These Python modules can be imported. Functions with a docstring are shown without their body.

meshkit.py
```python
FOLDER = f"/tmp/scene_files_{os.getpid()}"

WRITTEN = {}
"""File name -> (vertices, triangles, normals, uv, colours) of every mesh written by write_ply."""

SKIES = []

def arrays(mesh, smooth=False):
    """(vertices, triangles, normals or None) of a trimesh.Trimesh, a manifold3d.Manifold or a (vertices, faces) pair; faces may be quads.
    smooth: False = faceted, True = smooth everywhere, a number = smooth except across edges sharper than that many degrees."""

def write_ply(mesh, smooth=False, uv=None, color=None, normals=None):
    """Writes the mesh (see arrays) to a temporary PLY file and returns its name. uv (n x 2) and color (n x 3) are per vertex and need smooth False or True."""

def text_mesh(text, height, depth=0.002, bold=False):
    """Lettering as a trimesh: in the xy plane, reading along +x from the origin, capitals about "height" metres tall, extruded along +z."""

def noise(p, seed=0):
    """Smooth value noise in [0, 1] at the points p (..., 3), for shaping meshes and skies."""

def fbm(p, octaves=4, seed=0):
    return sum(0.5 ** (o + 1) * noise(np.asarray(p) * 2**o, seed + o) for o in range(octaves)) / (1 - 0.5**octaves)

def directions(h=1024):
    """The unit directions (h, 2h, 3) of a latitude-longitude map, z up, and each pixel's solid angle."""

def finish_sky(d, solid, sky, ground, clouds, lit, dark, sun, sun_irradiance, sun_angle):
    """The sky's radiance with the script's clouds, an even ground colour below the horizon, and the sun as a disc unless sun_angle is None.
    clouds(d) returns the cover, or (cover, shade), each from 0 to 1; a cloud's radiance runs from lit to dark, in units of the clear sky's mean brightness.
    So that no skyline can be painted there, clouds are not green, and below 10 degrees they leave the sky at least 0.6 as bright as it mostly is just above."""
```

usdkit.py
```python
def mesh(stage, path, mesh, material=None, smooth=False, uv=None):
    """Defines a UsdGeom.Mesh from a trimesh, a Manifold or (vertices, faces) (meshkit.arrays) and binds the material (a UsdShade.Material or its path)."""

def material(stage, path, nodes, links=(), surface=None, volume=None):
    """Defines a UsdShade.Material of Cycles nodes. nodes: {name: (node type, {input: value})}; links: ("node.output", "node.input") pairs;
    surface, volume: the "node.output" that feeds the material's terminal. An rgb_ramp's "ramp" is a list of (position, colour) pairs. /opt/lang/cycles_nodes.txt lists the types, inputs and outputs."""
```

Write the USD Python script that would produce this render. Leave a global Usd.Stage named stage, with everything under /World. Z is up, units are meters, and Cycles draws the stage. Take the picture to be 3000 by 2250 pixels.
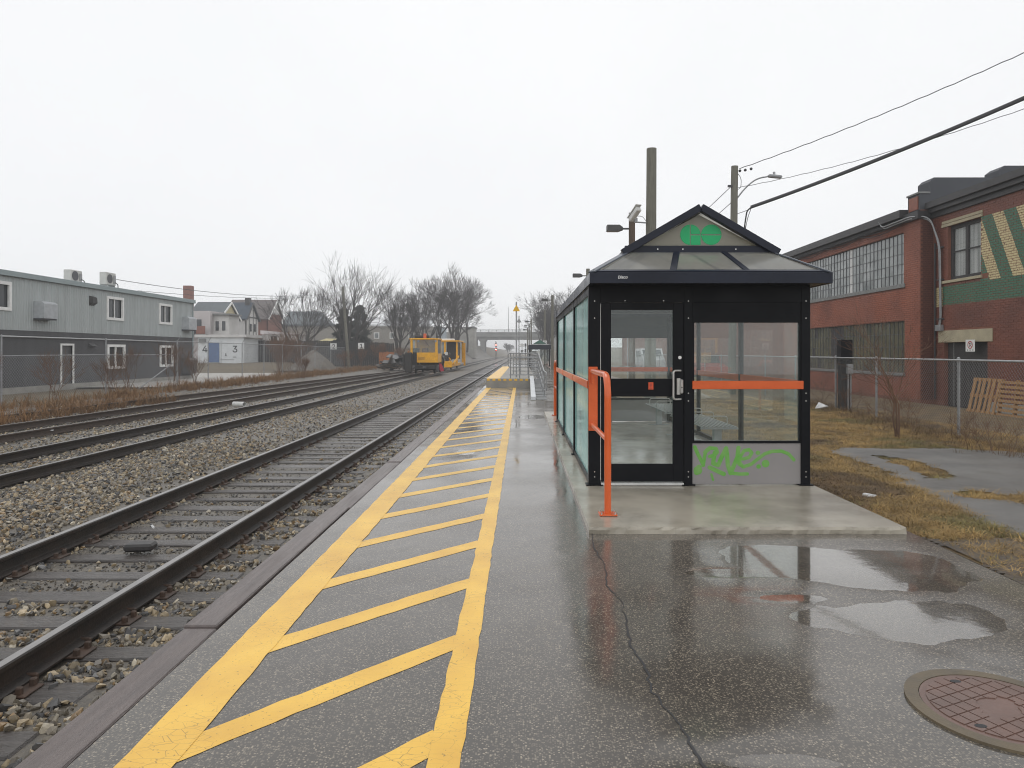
import math, random
import numpy as np
import trimesh
import shapely
from shapely import affinity
from shapely.geometry import Polygon, LineString, Point, box as sbox
import meshkit, usdkit
from pxr import Usd, UsdGeom, UsdLux, UsdShade, Sdf, Gf, Vt

stage = Usd.Stage.CreateInMemory()
UsdGeom.SetStageUpAxis(stage, UsdGeom.Tokens.z)
UsdGeom.SetStageMetersPerUnit(stage, 1.0)
WORLD = UsdGeom.Xform.Define(stage, '/World')
stage.SetDefaultPrim(WORLD.GetPrim())
rng = np.random.default_rng(7)
random.seed(7)
R = math.radians

# ------------------------------------------------------------------ camera
cam = UsdGeom.Camera.Define(stage, '/World/camera')
cam.AddTranslateOp().Set(Gf.Vec3d(0, 0, 1.62))
cam.AddRotateXYZOp().Set(Gf.Vec3f(90, 0, 0))
cam.CreateHorizontalApertureAttr(36.0)
cam.CreateVerticalApertureAttr(27.0)
cam.CreateFocalLengthAttr(24.0)
cam.CreateHorizontalApertureOffsetAttr(-0.336)
cam.CreateVerticalApertureOffsetAttr(-1.116)
cam.CreateFStopAttr(0.0)
cam.CreateClippingRangeAttr(Gf.Vec2f(0.05, 5000))
cam.CreateExposureAttr(0.08)

# ------------------------------------------------------------------ sky and sun (overcast)
SUN_EL, SUN_AZ = R(62), R(-25)            # azimuth = atan2(x, y) of the direction to the sun
dome = UsdLux.DomeLight.Define(stage, '/World/sky')
dome.GetPrim().SetCustomDataByKey('label', 'flat white overcast sky')
dome.GetPrim().SetCustomDataByKey('category', 'sky')
dome.GetPrim().SetCustomDataByKey('kind', 'structure')
skym = usdkit.material(stage, '/World/Looks/overcast_sky', {
    'sky': ('sky_texture', {'sky_type': 'single_scattering', 'sun_disc': False, 'sun_elevation': SUN_EL, 'sun_rotation': SUN_AZ}),
    'tc': ('texture_coordinate', {}),
    'n': ('noise_texture', {'scale': 1.6, 'detail': 4.0, 'roughness': 0.5}),
    'ramp': ('rgb_ramp', {'ramp': [(0.3, (8.7, 8.8, 9.0)), (0.7, (9.5, 9.55, 9.6))]}),
    'mix': ('mix_color', {'fac': 0.97, 'use_clamp': True}),
    'bg': ('background_shader', {'strength': 0.1})},
    [('tc.generated', 'n.vector'), ('n.fac', 'ramp.fac'), ('sky.color', 'mix.a'), ('ramp.color', 'mix.b'), ('mix.result', 'bg.color')],
    surface='bg.background')
UsdShade.MaterialBindingAPI.Apply(dome.GetPrim()).Bind(skym)
sun = UsdLux.DistantLight.Define(stage, '/World/sun')
sun.CreateIntensityAttr(0.13)
sun.CreateAngleAttr(30.0)
sun.CreateColorAttr(Gf.Vec3f(1.0, 0.98, 0.95))
sun.CreateNormalizeAttr(True)
sun.AddRotateXYZOp().Set(Gf.Vec3f(math.degrees(math.pi / 2 - SUN_EL), 0, -math.degrees(SUN_AZ) + 180))

# ------------------------------------------------------------------ helpers: meshes
class MB:
    """collects shapes that become one mesh"""
    def __init__(s): s.v, s.f, s.n = [], [], 0
    def add(s, v, f):
        v = np.asarray(v, float).reshape(-1, 3); f = np.asarray(f, int)
        if f.shape[1] == 4: f = np.vstack([f[:, [0, 1, 2]], f[:, [0, 2, 3]]])
        s.v.append(v); s.f.append(f + s.n); s.n += len(v); return s
    def tm(s, m): return s.add(m.vertices, m.faces)
    def box(s, a, b, bev=0.0):
        a, b = np.minimum(a, b), np.maximum(a, b)
        if bev <= 0:
            m = trimesh.creation.box(bounds=[a, b]); return s.tm(m)
        c, h = (np.array(a) + b) / 2, (np.array(b) - np.array(a)) / 2
        bev = min(bev, h.min() * 0.9)
        P = [c + (2 * np.array(sg) - 1) * (h - bev * (np.arange(3) != k)) for sg in np.ndindex(2, 2, 2) for k in range(3)]
        return s.tm(trimesh.convex.convex_hull(np.array(P)))
    def obox(s, c, size, rz=0.0, rx=0.0, ry=0.0, bev=0.0):
        t = MB().box(-np.array(size) / 2, np.array(size) / 2, bev)
        M = trimesh.transformations.euler_matrix(rx, ry, rz)[:3, :3]
        return s.add(t.verts() @ M.T + np.array(c), t.faces())
    def beam(s, p, q, w, h, bev=0.0, up=(0, 0, 1)):
        """a rectangular bar from p to q, w wide, h high"""
        p, q = np.array(p, float), np.array(q, float); L = np.linalg.norm(q - p); d = (q - p) / L
        x = np.cross(d, up); x = x / np.linalg.norm(x) if np.linalg.norm(x) > 1e-6 else np.array([1., 0, 0]); z = np.cross(x, d)
        t = MB().box((-w / 2, 0, -h / 2), (w / 2, L, h / 2), bev)
        return s.add(p + t.verts() @ np.array([x, d, z]), t.faces())
    def cyl(s, p, q, r, r2=None, n=12, caps=True):
        p, q = np.array(p, float), np.array(q, float); r2 = r if r2 is None else r2
        d = (q - p) / np.linalg.norm(q - p); a = np.cross(d, [0, 0, 1.] if abs(d[2]) < .9 else [1., 0, 0]); a /= np.linalg.norm(a); b = np.cross(d, a)
        t = np.arange(n) * 2 * np.pi / n; ring = np.cos(t)[:, None] * a + np.sin(t)[:, None] * b
        v = np.vstack([p + r * ring, q + r2 * ring, [p], [q]]); i = np.arange(n); j = (i + 1) % n
        f = [np.stack([i, j, n + j], 1), np.stack([i, n + j, n + i], 1)]
        if caps: f += [np.stack([np.full(n, 2 * n), j, i], 1), np.stack([np.full(n, 2 * n + 1), n + i, n + j], 1)]
        return s.add(v, np.vstack(f))
    def tube(s, pts, r, n=8, closed=False):
        v, f = common_tube(pts, r, n); s.add(v, f)
        return s
    def ext(s, poly, o, u, v, d):
        """a shapely polygon in the plane o + x u + y v, extruded by d along u x v"""
        u, v = np.array(u, float), np.array(v, float); w = np.cross(u, v)
        for g in getattr(poly, 'geoms', [poly]):
            if g.is_empty or g.area < 1e-9: continue
            m = trimesh.creation.extrude_polygon(g, abs(d), engine='earcut')
            P = m.vertices; zz = P[:, 2:3] if d > 0 else P[:, 2:3] + d
            s.add(np.array(o, float) + P[:, :1] * u + P[:, 1:2] * v + zz * w, m.faces)
        return s
    def flat(s, poly, z, sub=0):
        for g in getattr(poly, 'geoms', [poly]):
            v, f = trimesh.creation.triangulate_polygon(g, engine='earcut'); v = np.asarray(v)
            s.add(np.column_stack([v, np.full(len(v), z)]), f)
        return s
    def quad(s, *p): return s.add(p, [[0, 1, 2, 3]])
    def bars(s, P, Q, r0, r1=None, n=3):
        """many tapered bars at once"""
        P, Q = np.asarray(P, float), np.asarray(Q, float); N = len(P)
        if N == 0: return s
        r0 = np.broadcast_to(r0, (N,)).astype(float); r1 = r0 if r1 is None else np.broadcast_to(r1, (N,)).astype(float)
        d = Q - P; d /= np.linalg.norm(d, axis=1, keepdims=True) + 1e-12
        a = np.cross(d, np.where(np.abs(d[:, 2:]) < .9, [0, 0, 1.], [1., 0, 0])); a /= np.linalg.norm(a, axis=1, keepdims=True) + 1e-12
        b = np.cross(d, a); t = np.arange(n) * 2 * np.pi / n
        ring = np.cos(t)[None, :, None] * a[:, None] + np.sin(t)[None, :, None] * b[:, None]
        V = np.concatenate([P[:, None] + r0[:, None, None] * ring, Q[:, None] + r1[:, None, None] * ring], 1)
        i = np.arange(n); j = (i + 1) % n
        F = np.vstack([np.stack([i, j, n + j], 1), np.stack([i, n + j, n + i], 1)])
        F = (np.arange(N)[:, None, None] * 2 * n + F[None]).reshape(-1, 3)
        return s.add(V.reshape(-1, 3), F)
    def sph(s, c, r, sc=(1, 1, 1), sub=2):
        m = trimesh.creation.icosphere(sub, 1.0); return s.add(m.vertices * np.array(sc) * r + np.array(c), m.faces)
    def verts(s): return np.vstack(s.v)
    def faces(s): return np.vstack(s.f)

def common_tube(points, radii, sides=8):
    p = np.asarray(points, float); t = np.gradient(p, axis=0); t /= np.linalg.norm(t, axis=1, keepdims=True) + 1e-12
    a = np.zeros_like(p); ref = np.array([0, 0, 1.]) if abs(t[0, 2]) < .9 else np.array([1., 0, 0])
    for i in range(len(p)):
        x = ref - t[i] * (ref @ t[i]); x /= np.linalg.norm(x) + 1e-12; a[i] = x; ref = x
    b = np.cross(t, a); ang = np.arange(sides) * 2 * np.pi / sides
    rr = np.broadcast_to(radii, (len(p),))
    v = p[:, None] + rr[:, None, None] * (np.cos(ang)[None, :, None] * a[:, None] + np.sin(ang)[None, :, None] * b[:, None])
    i, j = np.meshgrid(np.arange(len(p) - 1), np.arange(sides), indexing='ij')
    q = np.stack([i * sides + j, i * sides + (j + 1) % sides, (i + 1) * sides + (j + 1) % sides, (i + 1) * sides + j], -1).reshape(-1, 4)
    f = np.vstack([q[:, [0, 1, 2]], q[:, [0, 2, 3]]]); v = v.reshape(-1, 3); n = len(v)
    k = np.arange(sides); e = (len(p) - 1) * sides
    v = np.vstack([v, p[:1], p[-1:]])
    f = np.vstack([f, np.stack([np.full(sides, n), (k + 1) % sides, k], 1), np.stack([np.full(sides, n + 1), e + k, e + (k + 1) % sides], 1)])
    return v, f

def arc(p, q, r_pts):  # polyline smoothing: rounded corners
    return [p, *r_pts, q]

def fillet(pts, r, n=5):
    """polyline with rounded corners"""
    pts = [np.array(p, float) for p in pts]; out = [pts[0]]
    for a, b, c in zip(pts, pts[1:], pts[2:]):
        u, v = (a - b) / np.linalg.norm(a - b), (c - b) / np.linalg.norm(c - b)
        k = min(r, np.linalg.norm(a - b) * .49, np.linalg.norm(c - b) * .49)
        s, e = b + u * k, b + v * k
        for t in np.linspace(0, 1, n): out.append((1 - t) ** 2 * s + 2 * t * (1 - t) * b + t * t * e)
    out.append(pts[-1]); return np.array(out)

# ------------------------------------------------------------------ helpers: prims
used = {}
def numbered(parent, name):
    k = (parent, name); used[k] = used.get(k, -1) + 1
    return f'{parent}/{name}' + (f'_{used[k]:03d}' if used[k] else '')

def tag(p, label=None, cat=None, group=None, kind=None):
    for k, v in (('label', label), ('category', cat), ('group', group), ('kind', kind)):
        if v: p.SetCustomDataByKey(k, v)
    return p

ORIGIN = {}
def thing(name, label, cat, loc=(0, 0, 0), rotz=0.0, group=None, kind=None, scale=None):
    path = numbered('/World', name); x = UsdGeom.Xform.Define(stage, path)
    x.AddTranslateOp().Set(Gf.Vec3d(*map(float, loc)))
    if rotz: x.AddRotateZOp().Set(float(rotz))
    if scale: x.AddScaleOp().Set(Gf.Vec3f(scale, scale, scale))
    ORIGIN[path] = np.array(loc, float)
    tag(x.GetPrim(), label, cat, group, kind); return path

def root_of(path):
    return '/'.join(path.split('/')[:3])

def part(parent, name, mb, m, smooth=False, label=None, kind=None, local=False):
    path = numbered(parent, name)
    v, f = mb.verts(), mb.faces()
    if not local: v = v - ORIGIN.get(root_of(path), np.zeros(3))
    p = usdkit.mesh(stage, path, (v, f), MAT[m], smooth=smooth).GetPrim()
    tag(p, label, None, None, kind); return path

def single(name, mb, m, label, cat, group=None, kind=None, smooth=False):
    path = numbered('/World', name)
    p = usdkit.mesh(stage, path, (mb.verts(), mb.faces()), MAT[m], smooth=smooth).GetPrim()
    tag(p, label, cat, group, kind); return path

def dup(src, label, loc, rotz=0.0, group=None, scale=None):
    p = stage.GetPrimAtPath(src); d = p.GetCustomData()
    path = thing(src.split('/')[-1].rstrip('0123456789').rstrip('_') if src[-1].isdigit() else src.split('/')[-1], label, d['category'], loc, rotz, group or d.get('group'), d.get('kind'), scale)
    q = stage.GetPrimAtPath(path); q.GetReferences().AddInternalReference(src); q.SetInstanceable(True)
    return path

# ------------------------------------------------------------------ materials
MAT = {}
def mat(name, col, rough=.6, col2=None, scale=6., detail=3., bump=0., bscale=40., metallic=0., spec=.5, coat=0., rvar=0., stretch=None, island=0., lo=.3, hi=.7):
    """principled surface: colour runs between col and col2 with noise, optional fine relief, gloss variation and per-piece tone"""
    col2 = col2 or tuple(c * .75 for c in col)
    N = {'g': ('geometry', {}), 'map': ('mapping', {'scale': stretch or (1, 1, 1)}),
         'n': ('noise_texture', {'scale': scale, 'detail': detail, 'roughness': .6}),
         'r': ('rgb_ramp', {'ramp': [(lo, col), (hi, col2)]}),
         'p': ('principled_bsdf', {'roughness': rough, 'metallic': metallic, 'specular_ior_level': spec, 'coat_weight': coat, 'coat_roughness': .08})}
    L = [('g.position', 'map.vector'), ('map.vector', 'n.vector'), ('n.fac', 'r.fac')]
    c = 'r.color'
    if island:
        N['hs'] = ('hsv', {'hue': .5, 'saturation': 1.0}); N['iv'] = ('map_range', {'from_min': 0., 'from_max': 1., 'to_min': 1 - island, 'to_max': 1 + island})
        L += [(c, 'hs.color'), ('g.random_per_island', 'iv.value'), ('iv.result', 'hs.value')]; c = 'hs.color'
    L.append((c, 'p.base_color'))
    if bump:
        N['bn'] = ('noise_texture', {'scale': bscale, 'detail': 4.}); N['b'] = ('bump', {'strength': bump, 'distance': .01})
        L += [('map.vector', 'bn.vector'), ('bn.fac', 'b.height'), ('b.normal', 'p.normal')]
    if rvar:
        N['rn'] = ('noise_texture', {'scale': scale * .7, 'detail': 3.}); N['rm'] = ('map_range', {'from_min': .3, 'from_max': .7, 'to_min': max(.02, rough - rvar), 'to_max': rough + rvar, 'clamp': True})
        L += [('map.vector', 'rn.vector'), ('rn.fac', 'rm.value'), ('rm.result', 'p.roughness')]
    MAT[name] = usdkit.material(stage, '/World/Looks/' + name, N, L, surface='p.BSDF'); return MAT[name]

def gmat(name, N, L, surface): MAT[name] = usdkit.material(stage, '/World/Looks/' + name, N, L, surface=surface)

# wet asphalt: dark binder, pale aggregate, film of water of uneven gloss
gmat('asphalt', {
    'g': ('geometry', {}),
    'n1': ('noise_texture', {'scale': .9, 'detail': 5., 'roughness': .6}),
    'c1': ('rgb_ramp', {'ramp': [(.3, (.052, .046, .040)), (.7, (.092, .083, .072))]}),
    'v': ('voronoi_texture', {'scale': 105., 'feature': 'f1'}),
    'sep': ('separate_color', {}),
    'sp': ('rgb_ramp', {'ramp': [(0, (.0, .0, .0)), (.36, (.0, .0, .0)), (.48, (.22, .22, .22)), (.70, (.42, .42, .42)), (.86, (.50, .50, .50)), (.93, (1, 1, 1)), (1, (1, 1, 1))]}),
    'sd': ('rgb_ramp', {'ramp': [(0, (1, 1, 1)), (.35, (1, 1, 1)), (.6, (0, 0, 0))]}),
    'sm': ('math', {'math_type': 'multiply'}), 'sm2': ('math', {'math_type': 'multiply', 'value2': .8}),
    'c2': ('mix_color', {'b': (.38, .325, .25)}),
    'n2': ('noise_texture', {'scale': .55, 'detail': 3., 'roughness': .5}),
    'rr': ('map_range', {'from_min': .36, 'from_max': .62, 'to_min': .05, 'to_max': .22, 'clamp': True}),
    'n3': ('noise_texture', {'scale': 130., 'detail': 2.}),
    'bs': ('map_range', {'from_min': .36, 'from_max': .62, 'to_min': .02, 'to_max': .13, 'clamp': True}),
    'b': ('bump', {'distance': .004, 'strength': .4}),
    'p': ('principled_bsdf', {'specular_ior_level': .6})},
    [('g.position', 'n1.vector'), ('n1.fac', 'c1.fac'), ('g.position', 'v.vector'), ('v.color', 'sep.color'), ('sep.r', 'sp.fac'), ('v.distance', 'sd.fac'),
     ('sp.color', 'sm.value1'), ('sd.color', 'sm.value2'), ('sm.value', 'sm2.value1'), ('c1.color', 'c2.a'), ('sm2.value', 'c2.fac'), ('c2.result', 'p.base_color'),
     ('g.position', 'n2.vector'), ('n2.fac', 'rr.value'), ('rr.result', 'p.roughness'), ('g.position', 'n3.vector'), ('n3.fac', 'b.height'),
     ('n2.fac', 'bs.value'), ('bs.result', 'b.strength'), ('b.normal', 'p.normal')], 'p.BSDF')
# yellow road paint with fine cracks and worn flecks
gmat('yellow_paint', {
    'g': ('geometry', {}), 'mp': ('mapping', {'scale': (1, 2.2, 1)}),
    'v': ('voronoi_texture', {'scale': 11., 'feature': 'distance_to_edge'}),
    'cr': ('rgb_ramp', {'ramp': [(0, (1, 1, 1)), (.008, (.5, .5, .5)), (.020, (0, 0, 0))]}),
    'nn': ('noise_texture', {'scale': 3., 'detail': 2.}), 'nr': ('rgb_ramp', {'ramp': [(.44, (.12, .12, .12)), (.60, (.9, .9, .9))]}),
    'mm': ('math', {'math_type': 'multiply'}),
    'n': ('noise_texture', {'scale': 2.5, 'detail': 5.}), 'c': ('rgb_ramp', {'ramp': [(.3, (.86, .53, .075)), (.7, (.70, .40, .055))]}),
    'w': ('noise_texture', {'scale': 60., 'detail': 2.}), 'wr': ('rgb_ramp', {'ramp': [(.66, (0, 0, 0)), (.74, (.75, .75, .75))]}),
    'mx': ('math', {'math_type': 'maximum'}), 'c2': ('mix_color', {'b': (.16, .11, .045)}),
    'b': ('bump', {'strength': .25, 'distance': .003}),
    'p': ('principled_bsdf', {'roughness': .34})},
    [('g.position', 'mp.vector'), ('mp.vector', 'v.vector'), ('v.distance', 'cr.fac'), ('g.position', 'nn.vector'), ('nn.fac', 'nr.fac'), ('cr.color', 'mm.value1'), ('nr.color', 'mm.value2'),
     ('g.position', 'n.vector'), ('n.fac', 'c.fac'), ('g.position', 'w.vector'), ('w.fac', 'wr.fac'), ('mm.value', 'mx.value1'), ('wr.color', 'mx.value2'),
     ('c.color', 'c2.a'), ('mx.value', 'c2.fac'), ('c2.result', 'p.base_color'), ('w.fac', 'b.height'), ('b.normal', 'p.normal')], 'p.BSDF')
mat('concrete', (.385, .35, .285), .20, (.24, .215, .172), 1.1, 10, .10, 90, rvar=.16, lo=.42, hi=.60)
mat('concrete_old', (.33, .32, .29), .6, (.22, .21, .19), 1.2, 6, .2, 40)
mat('bridge_concrete', (.30, .30, .29), .8, (.20, .20, .19), .25, 6, .1, 4)
mat('timber', (.155, .125, .115), .34, (.095, .078, .074), 3, 6, .5, 30, stretch=(8, .6, 8), rvar=.12)
mat('tie_wood', (.105, .092, .084), .20, (.036, .031, .028), 6, 8, .45, 30, stretch=(.8, 7, 7), rvar=.12, island=.3)
mat('rail_side', (.014, .012, .011), .4, (.028, .020, .015), 5, 5, .2, 60, metallic=.2)
mat('rail_top', (.30, .29, .28), .32, (.20, .19, .185), 8, 4, metallic=.8, stretch=(30, 1, 1))
mat('rail_rust', (.060, .038, .026), .6, (.032, .022, .017), 9, 5, .3, 60)
mat('ballast', (.135, .115, .087), .5, (.05, .044, .037), 19, 9, 1.0, 38)
mat('dirt', (.13, .095, .058), .85, (.075, .058, .040), 1.4, 8, .8, 14)
mat('ground', (.15, .115, .07), .9, (.09, .075, .05), .18, 8, .5, 3)
mat('mud', (.085, .065, .045), .5, (.045, .036, .028), 3., 8, .8, 25, rvar=.2)
mat('gravel_lot', (.165, .158, .148), .45, (.10, .097, .092), 1.1, 8, .5, 55, rvar=.2)
mat('lot_pavement', (.42, .40, .37), .6, (.33, .31, .28), .5, 6)
for k, (c, d) in enumerate([((.36, .285, .18), (.25, .195, .12)), ((.22, .19, .145), (.155, .132, .10)), ((.085, .082, .080), (.055, .053, .052)), ((.25, .165, .08), (.16, .105, .055)), ((.45, .40, .31), (.32, .28, .21)), ((.13, .11, .085), (.085, .072, .058))]):
    gmat(f'stone_tone_{k}', {'g': ('geometry', {}), 'oi': ('object_info', {}), 'n': ('noise_texture', {'scale': 60., 'detail': 3.}), 'r': ('rgb_ramp', {'ramp': [(.3, c), (.7, d)]}),
        'm': ('map_range', {'to_min': .55, 'to_max': 1.35}), 'h': ('hsv', {}), 'p': ('principled_bsdf', {'roughness': .38})},
        [('g.position', 'n.vector'), ('n.fac', 'r.fac'), ('oi.random', 'm.value'), ('m.result', 'h.value'), ('r.color', 'h.color'), ('h.color', 'p.base_color')], 'p.BSDF')
mat('black_frame', (.006, .0065, .008), .38, (.0042, .0046, .006), 3, 3, .03, 20, rvar=.12, spec=.13)
mat('navy_trim', (.012, .015, .026), .32, (.008, .010, .017), 2, 4, .03, 8, rvar=.14, spec=.25)
mat('hip_trim', (.07, .08, .10), .35, (.045, .055, .07), 3, 3)
mat('orange_paint', (.66, .115, .022), .26, (.58, .095, .018), 5, 3, .04, 30, coat=.3)
mat('brushed_steel', (.55, .54, .51), .35, (.45, .44, .42), 10, 3, metallic=.8)
mat('galvanised', (.33, .34, .345), .45, (.25, .255, .26), 7, 4, metallic=.5)
mat('aluminium_white', (.62, .62, .60), .4, (.5, .5, .48), 6, 3)
mat('grey_panel', (.265, .25, .245), .42, (.235, .222, .218), 2, 4, .03, 60)
mat('spray_green', (.10, .36, .04), .55, (.19, .36, .11), 9, 5)
mat('logo_green', (.0, .42, .14), .4, (.0, .39, .125), 4, 2)
mat('white_paint', (.78, .78, .76), .45, (.68, .68, .66), 3, 4)
mat('sign_white', (.72, .72, .70), .4, (.64, .64, .62), 6, 3)
mat('sign_black', (.02, .02, .022), .5)
mat('sign_red', (.42, .06, .05), .5)
mat('sticker_red', (.70, .10, .03), .45)
mat('sign_yellow', (.78, .46, .02), .4, (.70, .40, .02))
mat('bench_metal', (.40, .42, .42), .32, (.32, .335, .335), 9, 3, metallic=.4)
mat('rust', (.075, .042, .027), .6, (.035, .024, .018), 12, 5)
mat('weathered_wood', (.17, .165, .13), .85, (.11, .105, .085), 5, 6, .6, 25, stretch=(6, 6, .5))
mat('creosote_wood', (.105, .072, .045), .85, (.06, .042, .03), 4, 6, .6, 25, stretch=(6, 6, .5))
mat('lamp_housing', (.055, .054, .052), .5)
mat('lamp_grey', (.33, .34, .35), .4)
mat('cable_black', (.018, .018, .02), .5)
mat('wire_grey', (.05, .05, .055), .6)
mat('dark_grey_metal', (.075, .078, .085), .5, (.055, .058, .064), 1, 4)
mat('grey_siding', (.40, .43, .43), .5, (.31, .335, .33), 2.2, 7, stretch=(1, 1, .12))
mat('fascia_grey', (.26, .31, .315), .45, (.22, .265, .27), .6, 3)
mat('charcoal_wall', (.072, .072, .076), .6, (.046, .046, .049), 1.6, 8, stretch=(1, 1, .3))
mat('ac_white', (.55, .55, .52), .5, (.45, .45, .43), 4, 3)
mat('hood_grey', (.42, .44, .455), .5)
mat('garage_white', (.66, .68, .69), .6, (.56, .58, .59), .7, 4)
mat('door_blue', (.10, .16, .30), .5)
mat('stucco_white', (.60, .585, .57), .8, (.5, .49, .475), .6, 5)
mat('stucco_pink', (.50, .46, .455), .8, (.43, .40, .395), .6, 5)
mat('stucco_yellow', (.60, .53, .33), .8)
mat('stucco_beige', (.30, .285, .255), .85, (.25, .235, .21), .4, 5)
mat('pale_blue_wall', (.40, .46, .50), .7)
mat('metal_roof_white', (.60, .61, .62), .5, (.52, .53, .54), .3, 4)
mat('roof_grey', (.125, .145, .155), .8, (.10, .115, .125), 1.2, 5)
mat('roof_green', (.035, .13, .09), .6)
mat('roof_blue', (.060, .080, .105), .8, (.045, .06, .08), 1.2, 5)
mat('roof_brown', (.135, .115, .110), .8, (.11, .094, .09), 1.2, 5)
mat('far_brick', (.235, .095, .068), .85, (.17, .075, .055), 1.5, 6)
mat('dark_fence', (.040, .039, .040), .75, (.028, .028, .029), 1.5, 5, island=.2)
mat('orange_boards', (.36, .14, .055), .8)
mat('canopy_yellow', (.55, .47, .24), .7)
mat('dark_glass', (.018, .021, .024), .08, (.03, .033, .036), 1, 2)
mat('brick_red', (.42, .115, .05), .5, (.235, .070, .038), .7, 9, .35, 45, rvar=.12, island=.30)
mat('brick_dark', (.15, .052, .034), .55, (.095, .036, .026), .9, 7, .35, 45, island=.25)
mat('mortar', (.22, .085, .052), .85, (.155, .066, .045), 2, 6, .3, 40)
mat('stone_sill', (.42, .37, .25), .7, (.33, .29, .20), 3, 4)
mat('sill_grey', (.20, .205, .20), .6)
mat('cornice_dark', (.032, .030, .031), .5, (.022, .021, .022), 2, 4)
mat('firewall_dark', (.062, .066, .076), .75, (.048, .051, .060), .8, 5)
mat('pallet_wood', (.50, .285, .11), .7, (.33, .18, .075), 4, 5, .3, 30, stretch=(1, 6, 2), island=.2)
mat('machine_yellow', (.84, .42, .006), .35, (.66, .31, .008), 2, 5, coat=.2)
mat('machine_black', (.018, .018, .019), .5, (.035, .03, .026), 3, 4)
mat('machine_grey', (.10, .10, .10), .5, (.05, .05, .05), 4, 4)
mat('machine_rust', (.28, .13, .05), .6)
mat('red_plastic', (.45, .02, .05), .4)
mat('manhole_red', (.165, .095, .075), .34, (.12, .078, .065), 4, 5, .2, 60, rvar=.1)
mat('manhole_ring', (.15, .115, .068), .45, (.095, .078, .055), 5, 6, .3, 60)
mat('pvc_white', (.62, .62, .60), .35)
mat('paper_white', (.75, .75, .75), .7)
mat('car_white', (.62, .63, .65), .15, coat=.6)
mat('car_red', (.45, .06, .03), .15, coat=.6)
mat('tyre', (.02, .02, .02), .8)
mat('bark', (.070, .062, .056), .9, (.045, .040, .037), 3, 5)
mat('twig', (.075, .067, .065), .9, (.052, .047, .047), 1, 3)
mat('twig_red', (.16, .085, .050), .9, (.10, .062, .042), 1, 3)
mat('evergreen', (.016, .024, .016), .8, (.010, .015, .011), 2, 4)
mat('weed', (.29, .155, .062), .9, (.13, .085, .05), 1.3, 5)
mat('weed_brown', (.20, .125, .065), .9, (.12, .085, .055), 1.5, 4)
for nm, c, d in (('grass_dry', (.43, .28, .095), (.25, .165, .06)), ('grass_green', (.23, .19, .055), (.14, .115, .038)), ('grass_brown', (.22, .135, .06), (.12, .08, .042))):
    gmat(nm, {'g': ('geometry', {}), 'oi': ('object_info', {}), 'n': ('noise_texture', {'scale': 1.3, 'detail': 6.}), 'r': ('rgb_ramp', {'ramp': [(.32, c), (.68, d)]}), 'm': ('map_range', {'to_min': .5, 'to_max': 1.45}), 'h': ('hsv', {}), 'p': ('principled_bsdf', {'roughness': .7})},
        [('g.position', 'n.vector'), ('n.fac', 'r.fac'), ('oi.random', 'm.value'), ('m.result', 'h.value'), ('r.color', 'h.color'), ('h.color', 'p.base_color')], 'p.BSDF')
mat('soil_verge', (.19, .128, .055), .85, (.075, .055, .034), 2.2, 9, .9, 30)
mat('pavers', (.20, .12, .09), .5, (.15, .09, .07), 3, 4)
mat('rubble', (.17, .15, .125), .9, (.10, .09, .078), .8, 7, .8, 6)
mat('junk_dark', (.05, .052, .052), .6, (.03, .032, .033), 2, 4)
mat('curtain', (.40, .40, .385), .8, (.17, .17, .165), 7, 2, stretch=(1, 1, .03))

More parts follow.
